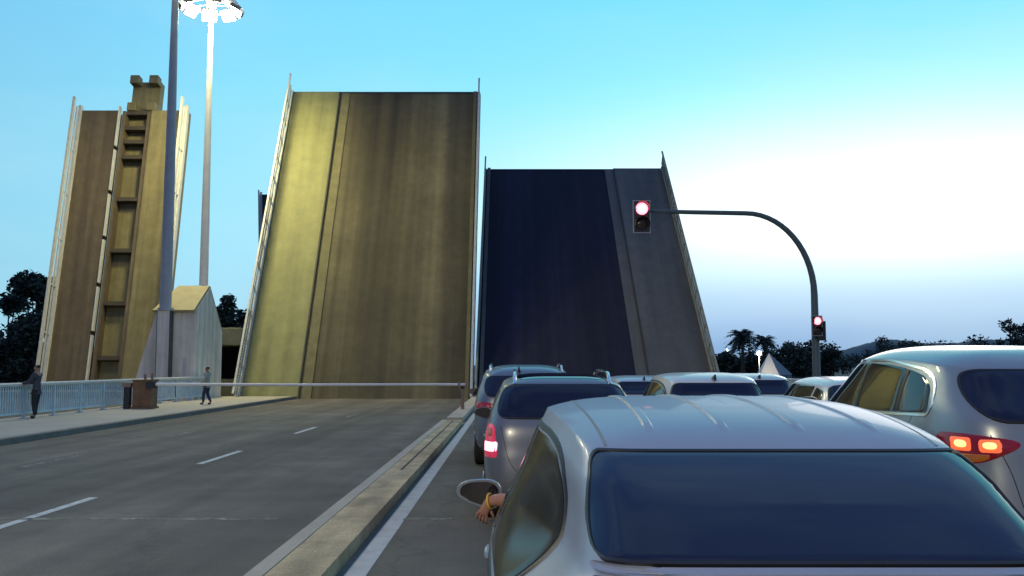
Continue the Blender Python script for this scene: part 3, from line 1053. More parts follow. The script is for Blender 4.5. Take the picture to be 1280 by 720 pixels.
# ------------------------------------------------------------------ cars
def pchip(xs, ys, q):
    xs, ys = np.array(xs, float), np.array(ys, float)
    h = np.diff(xs)
    d = np.diff(ys) / h
    m = np.zeros(len(xs))
    for i in range(1, len(xs) - 1):
        if d[i - 1] * d[i] > 0:
            w1, w2 = 2 * h[i] + h[i - 1], h[i] + 2 * h[i - 1]
            m[i] = (w1 + w2) / (w1 / d[i - 1] + w2 / d[i])
    m[0], m[-1] = d[0], d[-1]
    i = np.clip(np.searchsorted(xs, q) - 1, 0, len(xs) - 2)
    tt = (q - xs[i]) / h[i]
    return ((1 + 2 * tt) * (1 - tt) ** 2 * ys[i] + tt * (1 - tt) ** 2 * h[i] * m[i] + tt * tt * (3 - 2 * tt) * ys[i + 1] + tt * tt * (tt - 1) * h[i] * m[i + 1])


def smooth01(x):
    x = max(0.0, min(1.0, x))
    return x * x * (3 - 2 * x)


class Shell:
    """car body skin: a stack of rounded plan outlines.  level = (z, y_rear, y_front, half_width)"""
    def __init__(self, levels, H, bow_k, bow_y, nr=5.0, nf=4.0, bow_z=(1.0, 1.4), edge=4.0, taper=None):
        self.v, self.f = [], []
        z = [l[0] for l in levels]
        Mn = 208
        # angles spread by arc length on a nominal outline
        th = np.linspace(0, 2 * np.pi, 6001)
        def outline(t, w, l, yc, n1, n2):
            c, s = np.cos(t), np.sin(t)
            n = np.where(s < 0, n1, n2)
            return np.sign(c) * np.abs(c) ** (2 / n) * w, yc + np.sign(s) * np.abs(s) ** (2 / n) * l
        ox, oy = outline(th, .85, 1.9, 0, nr, nf)
        arc = np.concatenate([[0], np.cumsum(np.hypot(np.diff(ox), np.diff(oy)))])
        ths = np.interp(np.linspace(0, arc[-1], Mn, endpoint=False), arc, th)
        def ring(zz, yr_, yf_, w, flat=False):
            yc, l = (yr_ + yf_) / 2, (yf_ - yr_) / 2
            X, Y = outline(ths, max(w, .001), max(l, .001), yc, nr, nf)
            for x, y in zip(X, Y):
                tz = smooth01((zz - bow_z[0]) / (bow_z[1] - bow_z[0]))
                if taper:   # greenhouse narrows towards the tail: (belt z, mid z, roof z, mid amount, roof amount, y start, y length)
                    b0, b1, b2, a1, a2, ys, yl = taper
                    am = a1 * smooth01((zz - b0) / (b1 - b0)) + (a2 - a1) * smooth01((zz - b1) / (b2 - b1))
                    x = x * (1 - am * smooth01((ys - y) / yl))
                self.v.append(Vector((x, y, zz - bow_k * (y - bow_y) ** 2 * tz)))
        zs = np.concatenate([np.linspace(z[0], z[-1], 84)])
        rings = 0
        YR = [l[1] for l in levels]
        YF = [l[2] for l in levels]
        WW = [l[3] for l in levels]
        # closed floor
        ring(z[0], YR[0] + .05, YF[0] - .05, WW[0] - .05)
        rings += 1
        for q in zs:
            ring(q, float(pchip(z, YR, q)), float(pchip(z, YF, q)), float(pchip(z, WW, q)))
            rings += 1
        ze, yr0, yf0, w0 = levels[-1]
        for k in range(1, 17):
            d = w0 * (k / 16.0) ** 1.7
            d = min(d, w0 - .002)
            zz = ze + (H - ze) * (1 - (1 - d / w0) ** edge)
            ring(zz, yr0 + d, yf0 - d, w0 - d)
            rings += 1
        for r in range(rings - 1):
            for k in range(Mn):
                k2 = (k + 1) % Mn
                self.f.append((r * Mn + k, r * Mn + k2, (r + 1) * Mn + k2, (r + 1) * Mn + k))
        self.f.append(tuple(reversed(range(Mn))))
        e = (rings - 1) * Mn
        h = Mn // 2
        # close the ridge line
        for k in range(Mn // 4):
            pass
        self.f.append(tuple(e + k for k in range(Mn)))
        self.bvh = BVHTree.FromPolygons(self.v, self.f)


def chaikin(p, n=3, closed=True, r=.25):
    for _ in range(n):
        q = []
        L = len(p)
        rng = range(L) if closed else range(L - 1)
        if not closed:
            q.append(p[0])
        for i in rng:
            a, c = p[i], p[(i + 1) % L]
            q.append((a[0] * (1 - r) + c[0] * r, a[1] * (1 - r) + c[1] * r))
            q.append((a[0] * r + c[0] * (1 - r), a[1] * r + c[1] * (1 - r)))
        if not closed:
            q.append(p[-1])
        p = q
    return p


def densify(p, step, closed=True):
    out = []
    L = len(p)
    for i in range(L if closed else L - 1):
        a, c = p[i], p[(i + 1) % L]
        n = max(1, int(math.hypot(c[0] - a[0], c[1] - a[1]) / step))
        for k in range(n):
            out.append((a[0] + (c[0] - a[0]) * k / n, a[1] + (c[1] - a[1]) * k / n))
    if not closed:
        out.append(p[-1])
    return out


VIEWS = {}
def view(name, sx=1):
    """(a,b) -> ray origin, direction"""
    if name == 'rear':
        return lambda a, b: (Vector((a, -3, b)), Vector((0, 1, 0)))
    if name == 'front':
        return lambda a, b: (Vector((a, 9, b)), Vector((0, -1, 0)))
    if name == 'top':
        return lambda a, b: (Vector((a, b, 4)), Vector((0, 0, -1)))
    if name == 'left':
        return lambda a, b: (Vector((-3, a, b)), Vector((1, 0, 0)))
    if name == 'right':
        return lambda a, b: (Vector((3, a, b)), Vector((-1, 0, 0)))
    if name == 'rl':      # rear left corner, looking in at an angle; a = distance from the centre line to the left
        d = Vector((.5, .866, 0))
        u = Vector((-.866, .5, 0))
        return lambda a, b: (u * a + Vector((0, 0, b)) - d * 4, d)
    if name == 'rr':
        d = Vector((-.5, .866, 0))
        u = Vector((.866, .5, 0))
        return lambda a, b: (u * a + Vector((0, 0, b)) - d * 4, d)


def hit(sh, vw, a, b):
    o, d = vw(a, b)
    p, n, i, _ = sh.bvh.ray_cast(o, d)
    if p is None:
        # nearest skin point to the ray's closest approach
        p, n, i, _ = sh.bvh.find_nearest(o + d * max(0.0, (Vector((0, 1.5, b)) - o).dot(d)))
    if n.dot(d) > 0:
        n = -n
    return p, n


def patch(sh, vw, poly, off=.006, rings=14, rim=.008, step=.025, soft=2):
    """a panel that follows the skin, off metres proud of it, with a closed rim"""
    poly = densify(chaikin(densify(poly, .05 * soft), 2) if soft else poly, step)
    cx = sum(p[0] for p in poly) / len(poly)
    cy = sum(p[1] for p in poly) / len(poly)
    b = MB()
    n = len(poly)
    rows = []
    for k in range(rings + 2):
        s = 1.0 if k == 0 else 1 - ((k - 1) / rings)
        o2 = -rim if k == 0 else off * (0.6 if k == 1 else 1.0)
        row = []
        if k == rings + 1:
            p, nn = hit(sh, vw, cx, cy)
            b.v.append(p + nn * off)
            row = [len(b.v) - 1] * n
        else:
            for (x, y) in poly:
                p, nn = hit(sh, vw, cx + (x - cx) * s, cy + (y - cy) * s)
                b.v.append(p + nn * o2)
                row.append(len(b.v) - 1)
        rows.append(row)
    for k in range(rings + 1):
        for i in range(n):
            j = (i + 1) % n
            q = (rows[k][i], rows[k][j], rows[k + 1][j], rows[k + 1][i])
            b.f.append(q if q[2] != q[3] else q[:3])
    return b


def band(sh, vw, poly, width, off=.006, closed=True, step=.04, soft=3, rim=.004):
    poly = densify(chaikin(densify(poly, .06 * soft, closed), 2, closed) if soft else poly, step, closed)
    n = len(poly)
    b = MB()
    for i, (x, y) in enumerate(poly):
        p0 = poly[(i - 1) % n] if closed or i > 0 else poly[i]
        p1 = poly[(i + 1) % n] if closed or i < n - 1 else poly[i]
        dx_, dy_ = p1[0] - p0[0], p1[1] - p0[1]
        l = math.hypot(dx_, dy_) or 1
        nx_, ny_ = -dy_ / l, dx_ / l
        e = 1.0 if closed else min(1.0, i / 5.0, (n - 1 - i) / 5.0)
        top = off if off < .003 else -rim + (off + rim) * smooth01(e)
        for (k, o2) in ((-.5, -rim), (-.3, top), (.3, top), (.5, -rim)):
            p, nn = hit(sh, vw, x + nx_ * width * k, y + ny_ * width * k)
            b.v.append(p + nn * o2)
    for i in range(n if closed else n - 1):
        j = (i + 1) % n
        for k in range(3):
            b.f.append((i * 4 + k, j * 4 + k, j * 4 + k + 1, i * 4 + k + 1))
    return b


def wheel(parent, x, y, r, w, side):
    wh = MB().lathe([(r * .62, -w / 2), (r * .93, -w / 2), (r, -w * .36), (r, w * .36), (r * .93, w / 2), (r * .62, w / 2)], (x, y, r), 'x', 32).build('wheel', MT['tyre'], parent, smooth=True)
    b = MB()
    s = side
    b.lathe([(r * .64, 0), (r * .62, s * .02), (r * .56, s * .0), (r * .1, s * .02)] if s > 0 else [(r * .1, s * .02), (r * .56, 0), (r * .62, s * .02), (r * .64, 0)], (x + s * w * .47, y, r), 'x', 28)
    for k in range(5):
        a = k * 2 * math.pi / 5
        ca, sa = math.cos(a), math.sin(a)
        def xf(u, v, q, ca=ca, sa=sa):
            return Vector((x + s * w * .5 + s * u, y + v * ca - q * sa, r + v * sa + q * ca))
        b.box(-.01, .02, r * .08, r * .6, -r * .08, r * .08, xf)
    b.build('rim', MT['rim'], wh, smooth=False)
    return wh


def sc_levels(levels, sx, sy, sz):
    return [(l[0] * sz, l[1] * sy, l[2] * sy, l[3] * sx) for l in levels]


HATCH = [(.20, .14, 3.98, .82), (.30, .03, 4.08, .9), (.48, .0, 4.1, .93), (.66, .02, 4.06, .94), (.78, .05, 3.9, .938),
         (.88, .09, 3.58, .93), (.97, .135, 3.22, .912), (1.05, .175, 3.06, .88), (1.15, .235, 2.94, .832), (1.30, .365, 2.73, .772),
         (1.43, .49, 2.57, .712), (1.51, .57, 2.47, .67)]


def add_car(spec, name, label, X, Y, paint_m, glass_m, S=(1, 1, 1), yaw=0.0, group='cars queueing at the raised bridge',
            lamps='tail', detail=1, roof_rails=False, ribs=False, antenna=True, mirrors=True):
    sx, sy, sz = S
    t = thing(name, label, 'car', (X, Y, 0), yaw, group)
    lv = sc_levels(spec['levels'], sx, sy, sz)
    sh = Shell(lv, spec['H'] * sz, spec['bow_k'] * sz / sy ** 2, spec['bow_y'] * sy, spec.get('nr', 5), spec.get('nf', 4), (spec['bz'][0] * sz, spec['bz'][1] * sz), spec.get('edge', 4), spec.get('taper'))
    bb = MB().add(sh.v, sh.f)
    bb.build('body', paint_m, t, smooth=True)
    P2 = lambda pts, a, b_: [(p[0] * a, p[1] * b_) for p in pts]
    # glass
    patch(sh, view('rear'), P2(spec['rear_glass'], sx, sz), .011, soft=1 if ribs else 2).build('rear_window', glass_m, t, smooth=True)
    band(sh, view('rear'), P2(spec['rear_glass'], sx, sz), .009 if ribs else .02, .0118, rim=.002, soft=1 if ribs else 3).build('window_seal', MT['black_trim'], t, smooth=True)
    patch(sh, view('front'), P2(spec['screen'], sx, sz)).build('windscreen', MT['glass'], t, smooth=True)
    for nm in ('left', 'right'):
        for poly in spec['side_glass']:
            patch(sh, view(nm), P2(poly, sy, sz), soft=2).build('side_window', MT['glass_dull' if ribs else 'glass_side'], t, smooth=True)
        for poly in spec.get('side_pillar', []):
            patch(sh, view(nm), P2(poly, sy, sz), off=.003, soft=0).build('pillar_trim', MT['black_trim'], t, smooth=True)
        if 'trim' in spec:
            band(sh, view(nm), P2(spec['trim'], sy, sz), .03).build('window_trim', MT[spec.get('trim_m', 'chrome')], t, smooth=True)
        # door seams, sill strip, handles
        sm = MB()
        for ln in spec['seams']:
            q = band(sh, view(nm), P2(ln, sy, sz), .009, .0012, False, soft=2)
            sm.add(q.v, q.f)
        sm.build('door_seam', MT['black_trim'], t)
        for (hy, hz) in spec['handles']:
            patch(sh, view(nm), P2([(hy, hz), (hy + .2, hz + .01), (hy + .2, hz + .04), (hy, hz + .03)], sy, sz), .022, 2, 0, .02).build('door_handle', paint_m, t, smooth=True)
        for wy in spec['wheels']:
            r = spec['wr'] * sz
            arch = [(wy * sy + (r + .06) * math.cos(R(a)), r + (r + .06) * math.sin(R(a))) for a in range(-28, 209, 8)]
            patch(sh, view(nm), arch, .003, 4, .004, .05, 0).build('wheel_arch', MT['black_trim'], t)
            s = -1 if nm == 'left' else 1
            wx = spec['ww'] * sx
            wheel(t, s * wx, wy * sy, r, .2, s)
    # tail lamps, each side
    for nm in ('rl', 'rr'):
        tl = patch(sh, view(nm), P2(spec['tail'], sx, sz), .012, 6, .01, .03, 2).build('taillight', MT['tail'] if lamps == 'tail' else MT['tail_pink' if lamps == 'brake' else 'tail_glow'], t, smooth=True)
        for (poly, key) in spec.get('tail_bits', []):
            mm = MT[key] if lamps != 'tail' or key == 'amber' else MT['tail']
            patch(sh, view(nm), P2(poly, sx, sz), .017 if key != 'bulb_on' else .024, 3, .0, .02, 1).build({'amber': 'indicator', 'bulb_halo': 'bulb_halo'}.get(key, 'bulb'), mm, tl, smooth=True)
        patch(sh, view('front'), P2([(s_ * (1 if nm == 'rr' else -1), z_) for (s_, z_) in spec['headlamp']], sx, sz), .012, 4, .008, .03, 2).build('headlight', MT['head'], t, smooth=True)
    # rear details
    patch(sh, view('rear'), P2([(-.26, spec['plate']), (.26, spec['plate']), (.26, spec['plate'] + .11), (-.26, spec['plate'] + .11)], sx, sz), .012, 3, .004, .05, 0).build('number_plate', MT['plate'], t)
    patch(sh, view('front'), P2([(-.26, .42), (.26, .42), (.26, .53), (-.26, .53)], sx, sz), .012, 3, .004, .05, 0).build('number_plate', MT['plate'], t)
    patch(sh, view('front'), P2([(-.45, .56), (.45, .56), (.5, .7), (-.5, .7)], sx, sz), .008, 3, .004, .05, 1).build('grille', MT['black_trim'], t)
    patch(sh, view('rear'), P2([(-.7, .24), (.7, .24), (.72, .36), (-.72, .36)], sx, sz), .01, 3, .004, .05, 1).build('bumper_strip', MT['black_trim'], t)
    sm = MB()
    for ln in spec['rear_seams']:
        q = band(sh, view('rear'), P2(ln, sx, sz), .01, .0015, False, soft=2)
        sm.add(q.v, q.f)
    sm.build('tailgate_seam', MT['black_trim'], t)
    if ribs:
        r0 = spec.get('roof0', 0)
        for rx in (-.375, -.125, .125, .375):
            band(sh, view('top'), [(rx * sx, (.64 + r0) * sy), (rx * sx * .97, (1.4 + r0) * sy), (rx * sx * .95, (2.3 + r0) * sy)], .036, .0065, False, .03, 0, .0008).build('roof_rib', paint_m, t, smooth=True)
        for s in (-1, 1):
            band(sh, view('top'), [(s * .53 * sx, (.6 + r0) * sy), (s * .56 * sx, (1.4 + r0) * sy), (s * .55 * sx, (2.35 + r0) * sy)], .014, .0015, False, .05, 0, .002).build('roof_seam', MT['seam'], t, smooth=True)
    if roof_rails:
        for s in (-1, 1):
            pts = []
            for i in range(17):
                yy = spec['rail'][0] + (spec['rail'][1] - spec['rail'][0]) * i / 16
                p, nn = hit(sh, view('top'), s * spec['rail_x'] * sx, yy * sy)
                lift = .07 * min(1, i / 2.0, (16 - i) / 2.0)
                pts.append((p.x, p.y, p.z + lift))
            MB().tube(pts, .02, 8).build('roof_rail', MT['chrome'], t, smooth=True)
    if antenna:
        p, nn = hit(sh, view('top'), spec.get('ant_x', 0), spec['ant'] * sy)
        MB().add([(p.x - .02, p.y - .11, p.z - .01), (p.x + .02, p.y - .11, p.z - .01), (p.x + .03, p.y + .1, p.z - .01), (p.x - .03, p.y + .1, p.z - .01),
                  (p.x - .008, p.y - .12, p.z + .065), (p.x + .008, p.y - .12, p.z + .065), (p.x, p.y - .06, p.z + .05)],
                 [(0, 1, 2, 3), (0, 4, 5, 1), (1, 5, 6), (1, 6, 2), (2, 6, 3), (3, 6, 4), (3, 4, 0), (4, 6, 5)]).build('antenna_fin', MT['housing'], t)
    if mirrors:
        for s in (-1, 1):
            my, mz = spec['mirror'][0] * sy, spec['mirror'][1] * sz
            p, nn = hit(sh, view('left' if s < 0 else 'right'), my, mz - .04)
            mx = p.x
            b2 = MB()
            # rounded cup: back to front rings
            rings = []
            for (dy, k) in ((-.055, .97), (-.04, 1.0), (.0, .96), (.05, .8), (.085, .5), (.1, .15)):
                rg = []
                for i in range(20):
                    a = 2 * math.pi * i / 20
                    c, s2 = math.cos(a), math.sin(a)
                    ex = math.copysign(abs(c) ** .75, c) * .125 * k
                    ez = math.copysign(abs(s2) ** .75, s2) * .075 * k
                    ez *= (1 - .45 * (ex / .115) * s) if ez < 0 else (1 - .12 * (ex / .115) * s)
                    rg.append((mx + s * .165 + ex, my + dy + .02 * (ex * s) / .1 - .32 * ez, mz + .02 + ez))
                rings.append(rg)
            vs = [q for rg in rings for q in rg]
            fs = [(r_ * 20 + i, r_ * 20 + (i + 1) % 20, (r_ + 1) * 20 + (i + 1) % 20, (r_ + 1) * 20 + i) for r_ in range(5) for i in range(20)]
            fs.append(tuple(range(20))[::-1])
            fs.append(tuple(100 + i for i in range(20)))
            b2.add(vs, fs)
            mo = b2.build('wing_mirror', paint_m, t, smooth=True)
            MB().add([(v[0] * .86 + (mx + s * .165) * .14, v[1] - .004, v[2] * .86 + (mz + .02) * .14) for v in rings[0]], [tuple(range(20))]).build('mirror_glass', MT['mirror_glass'], mo)
            MB().tube([(mx - s * .02, my, mz - .04), (mx + s * .08, my + .01, mz - .02)], [.035, .028], 8).build('mirror_stalk', MT['black_trim'], mo, smooth=True)
    return t, sh


HATCH_SPEC = dict(
    levels=HATCH, H=1.562, bow_k=.07, bow_y=1.65, bz=(1.05, 1.45), nr=9.0, nf=3.6, edge=4.5, taper=(.9, 1.17, 1.5, .2, .12, 1.7, 1.35),
    rear_glass=[(-.625, 1.14), (.625, 1.14), (.645, 1.19), (.62, 1.3), (.578, 1.416), (-.578, 1.416), (-.62, 1.3), (-.645, 1.19)],
    screen=[(-.66, 1.03), (.66, 1.03), (.58, 1.36), (.5, 1.4), (-.5, 1.4), (-.58, 1.36)],
    side_glass=[[(1.72, .985), (3.02, .955), (3.05, .985), (2.42, 1.39), (2.2, 1.42), (1.72, 1.425)],
                [(.74, 1.2), (.76, 1.1), (.88, 1.03), (1.62, .99), (1.62, 1.425), (1.3, 1.415), (1.0, 1.375), (.82, 1.3)]],
    side_pillar=[[(1.615, .99), (1.725, .985), (1.725, 1.425), (1.615, 1.425)], [(2.3, 1.37), (2.43, 1.395), (3.07, .985), (3.04, .96), (2.86, .96)]],
    trim=[(.7, 1.2), (.72, 1.08), (.86, 1.005), (1.62, .965), (3.06, .93), (3.09, .985), (2.43, 1.41), (2.2, 1.44), (1.62, 1.445), (1.28, 1.435), (.97, 1.39), (.78, 1.31)], trim_m='black_trim',
    seams=[[(1.67, .98), (1.7, .6), (1.66, .3)], [(.86, 1.0), (.98, .72), (1.2, .45), (1.25, .3)], [(2.9, .93), (2.92, .6), (2.85, .3)]],
    handles=[(1.75, .84), (.95, .86)],
    wheels=(.78, 3.3), wr=.31, ww=.835,
    tail=[(.5, .82), (.88, .8), (.9, .98), (.83, 1.06), (.58, 1.02)],
    tail_bits=[],
    headlamp=[(.5, .66), (.76, .7), (.74, .82), (.5, .78)],
    plate=.62, rear_seams=[[(-.68, 1.05), (-.6, .7), (-.5, .56), (.5, .56), (.6, .7), (.68, 1.05)]],
    rail=(.75, 2.4), rail_x=.52, ant=.7, mirror=(2.72, .99))

FASTBACK = [(.20, .14, 4.4, .82), (.30, .03, 4.5, .9), (.48, .0, 4.53, .93), (.66, .02, 4.49, .94), (.78, .04, 4.33, .938),
            (.88, .06, 4.01, .93), (.97, .09, 3.65, .912), (1.05, .15, 3.49, .88), (1.12, .27, 3.4, .848), (1.165, .385, 3.34, .823)]
for raw in np.linspace(1.19, 1.51, 13):          # straight sloping back light down from the roof's tail
    lo_, hi_ = .3, 1.2
    for _ in range(40):
        y_ = (lo_ + hi_) / 2
        tq = max(0, min(1, (y_ - .42) / .56))
        want = 1.19 + .43 * (y_ - .42) + .016 * math.sin(math.pi * tq) + .07 * (y_ - 2.08) ** 2 * smooth01((raw - 1.3) / .2)
        lo_, hi_ = (y_, hi_) if want < raw else (lo_, y_)
    FASTBACK.append((float(raw), y_, float(np.interp(raw, [1.19, 1.27, 1.35, 1.43, 1.51], [3.32, 3.2, 3.09, 3.0, 2.9])),
                     float(np.interp(raw, [1.19, 1.27, 1.35, 1.43, 1.51], [.812, .775, .745, .712, .672]))))
sh_y = lambda polys: [[(a + .43, b_) for a, b_ in q] for q in polys]
FB_SPEC = dict(HATCH_SPEC, levels=FASTBACK, bow_k=.07, bow_y=2.08, bz=(1.3, 1.5), nr=10.0, taper=(.9, 1.17, 1.5, .2, .12, 2.13, 1.35), roof0=.43,
               rear_glass=[(-.605, 1.193), (.605, 1.193), (.612, 1.25), (.6, 1.33), (.578, 1.425), (-.578, 1.425), (-.6, 1.33), (-.612, 1.25)],
               side_glass=sh_y(HATCH_SPEC['side_glass'][:1]) + [[(1.06, 1.2), (1.03, 1.08), (1.06, 1.0), (1.18, .975), (2.05, .97), (2.05, 1.425), (1.7, 1.42), (1.4, 1.385), (1.18, 1.31)]],
               side_pillar=sh_y(HATCH_SPEC['side_pillar']), seams=sh_y(HATCH_SPEC['seams']),
               trim=[(1.02, 1.2), (.99, 1.07), (1.03, .97), (1.18, .945), (2.05, .94), (3.49, .93), (3.52, .985), (2.86, 1.41), (2.63, 1.44), (2.05, 1.445), (1.68, 1.44), (1.36, 1.405), (1.14, 1.33)],
               handles=[(2.18, .84), (1.38, .86)], wheels=(.95, 3.73), mirror=(3.15, .99), ant=1.2,
               rear_seams=[[(-.72, 1.05), (-.62, .7), (-.5, .56), (.5, .56), (.62, .7), (.72, 1.05)]])
FG, FGS = add_car(FB_SPEC, 'silver_car', 'nearest silver fastback car with ribbed roof, filling the lower right', .83, 1.95, MT['silver'], MT['glass'], ribs=True, antenna=False)
patch(FGS, view('rear'), [(-.62, 1.168), (.62, 1.168), (.62, 1.186), (-.62, 1.186)], .012, 4, .004, .03, 1).build('tailgate_lip', MT['silver'], FG, smooth=True)
patch(FGS, view('rear'), [(-.62, 1.06), (.62, 1.06), (.63, 1.16), (-.63, 1.16)], .006, 5, .004, .03, 1).build('tailgate_trim', MT['black_trim'], FG, smooth=True)

# the large silver off roader on the right
SUV = [(.26, .16, 4.85, .86), (.38, .04, 4.98, .95), (.55, .0, 5.02, .985), (.8, .03, 5.0, .995), (.98, .06, 4.85, .992),
       (1.1, .08, 4.5, .985), (1.2, .11, 4.05, .97), (1.3, .15, 3.72, .945), (1.45, .25, 3.48, .905), (1.6, .37, 3.22, .855),
       (1.7, .47, 3.05, .815), (1.76, .55, 2.95, .785)]
SUV_SPEC = dict(
    levels=SUV, H=1.875, bow_k=.045, bow_y=2.0, bz=(1.25, 1.7), nr=6.5, nf=3.8,
    rear_glass=[(-.70, 1.29), (.70, 1.29), (.79, 1.4), (.76, 1.6), (.68, 1.655), (-.68, 1.655), (-.76, 1.6), (-.79, 1.4)],
    screen=[(-.78, 1.25), (.78, 1.25), (.7, 1.62), (.6, 1.68), (-.6, 1.68), (-.7, 1.62)],
    side_glass=[[(2.25, 1.285), (3.72, 1.25), (3.75, 1.28), (2.95, 1.68), (2.7, 1.7), (2.25, 1.715)],
                [(1.35, 1.31), (2.2, 1.287), (2.2, 1.715), (1.75, 1.705), (1.35, 1.67)],
                [(.78, 1.33), (1.3, 1.312), (1.3, 1.665), (1.0, 1.61), (.85, 1.53)]],
    side_pillar=[[(2.195, 1.287), (2.255, 1.285), (2.255, 1.71), (2.195, 1.71)], [(1.295, 1.312), (1.355, 1.31), (1.355, 1.665), (1.295, 1.66)]],
    trim=[(.72, 1.31), (2.2, 1.265), (3.8, 1.225), (3.85, 1.27), (3.0, 1.71), (2.7, 1.735), (1.75, 1.74), (1.0, 1.66), (.78, 1.56)],
    seams=[[(2.2, 1.27), (2.25, .7), (2.2, .4)], [(1.0, 1.3), (1.2, .95), (1.4, .6), (1.4, .4)], [(3.5, 1.2), (3.55, .7), (3.45, .4)]],
    handles=[(2.3, 1.1), (1.3, 1.12)],
    wheels=(.98, 4.0), wr=.38, ww=.865,
    tail=[(.54, 1.125), (.66, 1.06), (.8, 1.0), (.95, .985), (1.08, 1.1), (1.12, 1.2), (.95, 1.205), (.75, 1.19), (.57, 1.165)],
    tail_bits=[([(.85, 1.075), (1.0, 1.075), (1.01, 1.18), (.855, 1.18)], 'bulb_halo'), ([(.66, 1.072), (.815, 1.072), (.82, 1.17), (.665, 1.17)], 'bulb_halo'), ([(.88, 1.1), (.97, 1.1), (.975, 1.158), (.885, 1.158)], 'bulb_on'), ([(.69, 1.097), (.785, 1.097), (.79, 1.15), (.695, 1.15)], 'bulb_on'),
               ([(.75, 1.03), (.82, 1.005), (.95, 1.0), (1.0, 1.06), (.72, 1.065)], 'amber')],
    headlamp=[(.5, .82), (.85, .86), (.82, .98), (.5, .92)],
    plate=.74, rear_seams=[[(-.75, 1.2), (-.66, .95), (-.6, .66), (.6, .66), (.66, .95), (.75, 1.2)]],
    rail=(.8, 2.9), rail_x=.69, ant=.75, ant_x=-.12, mirror=(3.4, 1.27))
Q7, Q7S = add_car(SUV_SPEC, 'off_road_car', 'large silver off-road car with lit tail lamps at the right edge', 4.16, 6.45, MT['silver_blue'], MT['glass'], lamps='lit')

# the estate car straight ahead, brake lamp on
WAG = [(.20, .14, 4.3, .76), (.30, .03, 4.4, .84), (.48, .0, 4.42, .87), (.7, .02, 4.36, .88), (.82, .04, 4.2, .876),
       (.95, .06, 3.75, .86), (1.02, .08, 3.4, .845), (1.12, .13, 3.22, .82), (1.28, .22, 2.98, .77), (1.42, .33, 2.78, .71), (1.5, .42, 2.65, .665)]
WAG_SPEC = dict({k: v for k, v in HATCH_SPEC.items() if k != 'trim'}, levels=WAG, H=1.595, bow_k=.02, bow_y=1.9, nr=7.5, edge=4.5, taper=None,
                rear_glass=[(-.66, 1.13), (.66, 1.13), (.72, 1.2), (.66, 1.42), (.58, 1.475), (-.58, 1.475), (-.66, 1.42), (-.72, 1.2)],
                screen=[(-.68, 1.08), (.68, 1.08), (.6, 1.42), (.5, 1.47), (-.5, 1.47), (-.6, 1.42)],
                side_glass=[[(1.9, 1.02), (3.2, 1.0), (3.23, 1.03), (2.6, 1.43), (2.4, 1.47), (1.9, 1.48)],
                            [(1.02, 1.05), (1.82, 1.025), (1.82, 1.48), (1.02, 1.46)],
                            [(.5, 1.12), (.95, 1.055), (.95, 1.45), (.62, 1.4)]],
                side_pillar=[[(1.815, 1.02), (1.905, 1.02), (1.905, 1.475), (1.815, 1.475)]],
                wheels=(.82, 3.55), ww=.77, mirror=(2.95, 1.03),
                tail=[(.66, .72), (.97, .71), (.985, .9), (.93, 1.07), (.74, 1.06)],
                tail_bits=[([(.68, .775), (.955, .77), (.96, .88), (.68, .885)], 'brake_on'), ([(.74, .93), (.84, .93), (.86, 1.03), (.77, 1.03)], 'amber')],
                rail=(.5, 2.6), rail_x=.53, ant=.75)
C2, C2S = add_car(WAG_SPEC, 'estate_car', 'silver estate car with roof rails and lit brake lamp ahead of the nearest hatchback', .56, 9.75, MT['silver_warm'], MT['glass'], lamps='brake', roof_rails=True, antenna=False)
patch(C2S, view('top'), [(-.47, .62), (.47, .62), (.5, 1.0), (.5, 2.3), (.46, 2.5), (-.46, 2.5), (-.5, 2.3), (-.5, 1.0)], .005).build('glass_roof', MT['glass'], C2, smooth=True)
C3, _ = add_car(SUV_SPEC, 'off_road_car', 'pale off-road car half hidden behind the estate with roof rails', .24, 15.2, MT['silver_warm'], MT['glass'], S=(.9, .88, .908), lamps='tail', roof_rails=True)
add_car(HATCH_SPEC, 'hatchback', 'white hatchback with blue rear window left of the pale pyramid roof', 2.83, 12.3, MT['white_car'], MT['glass'], S=(.99, .98, 1.015), antenna=True)
add_car(HATCH_SPEC, 'hatchback', 'pale car half seen between the estate and the white hatchback', 2.95, 20.0, MT['pale_car'], MT['glass'], S=(1, 1, .93))
add_car(HATCH_SPEC, 'hatchback', 'white car in front of the pale pyramid roof in the right lane', 5.15, 18.6, MT['white_car'], MT['glass'], S=(1, 1, .97))
add_car(WAG_SPEC, 'estate_car', 'cream car mostly hidden by the large silver off-road car', 4.98, 12.2, MT['white_car'], MT['glass'], S=(.97, .95, .955), roof_rails=False)


# ------------------------------------------------------------------ people
def skin_mesh(name, verts, edges, radii, m, parent, root=0, sub=2):
    me = bpy.data.meshes.new(name + '_skeleton')
    me.from_pydata([Vector(v) for v in verts], edges, [])
    o = bpy.data.objects.new(name + '_tmp', me)
    COL.objects.link(o)
    o.modifiers.new('skin', 'SKIN')
    sk = me.skin_vertices[0].data
    for i, r in enumerate(radii):
        rr = r if isinstance(r, tuple) else (r, r)
        sk[i].radius = rr
        sk[i].use_root = (i == root)
    s = o.modifiers.new('sub', 'SUBSURF')
    s.levels = sub
    s.render_levels = sub
    dg = bpy.context.evaluated_depsgraph_get()
    dg.update()
    me2 = bpy.data.meshes.new_from_object(o.evaluated_get(dg))
    bpy.data.objects.remove(o)
    me2.name = name
    me2.materials.clear()
    me2.materials.append(m)
    for p in me2.polygons:
        p.use_smooth = True
    r = bpy.data.objects.new(name, me2)
    COL.objects.link(r)
    r.parent = parent
    return r


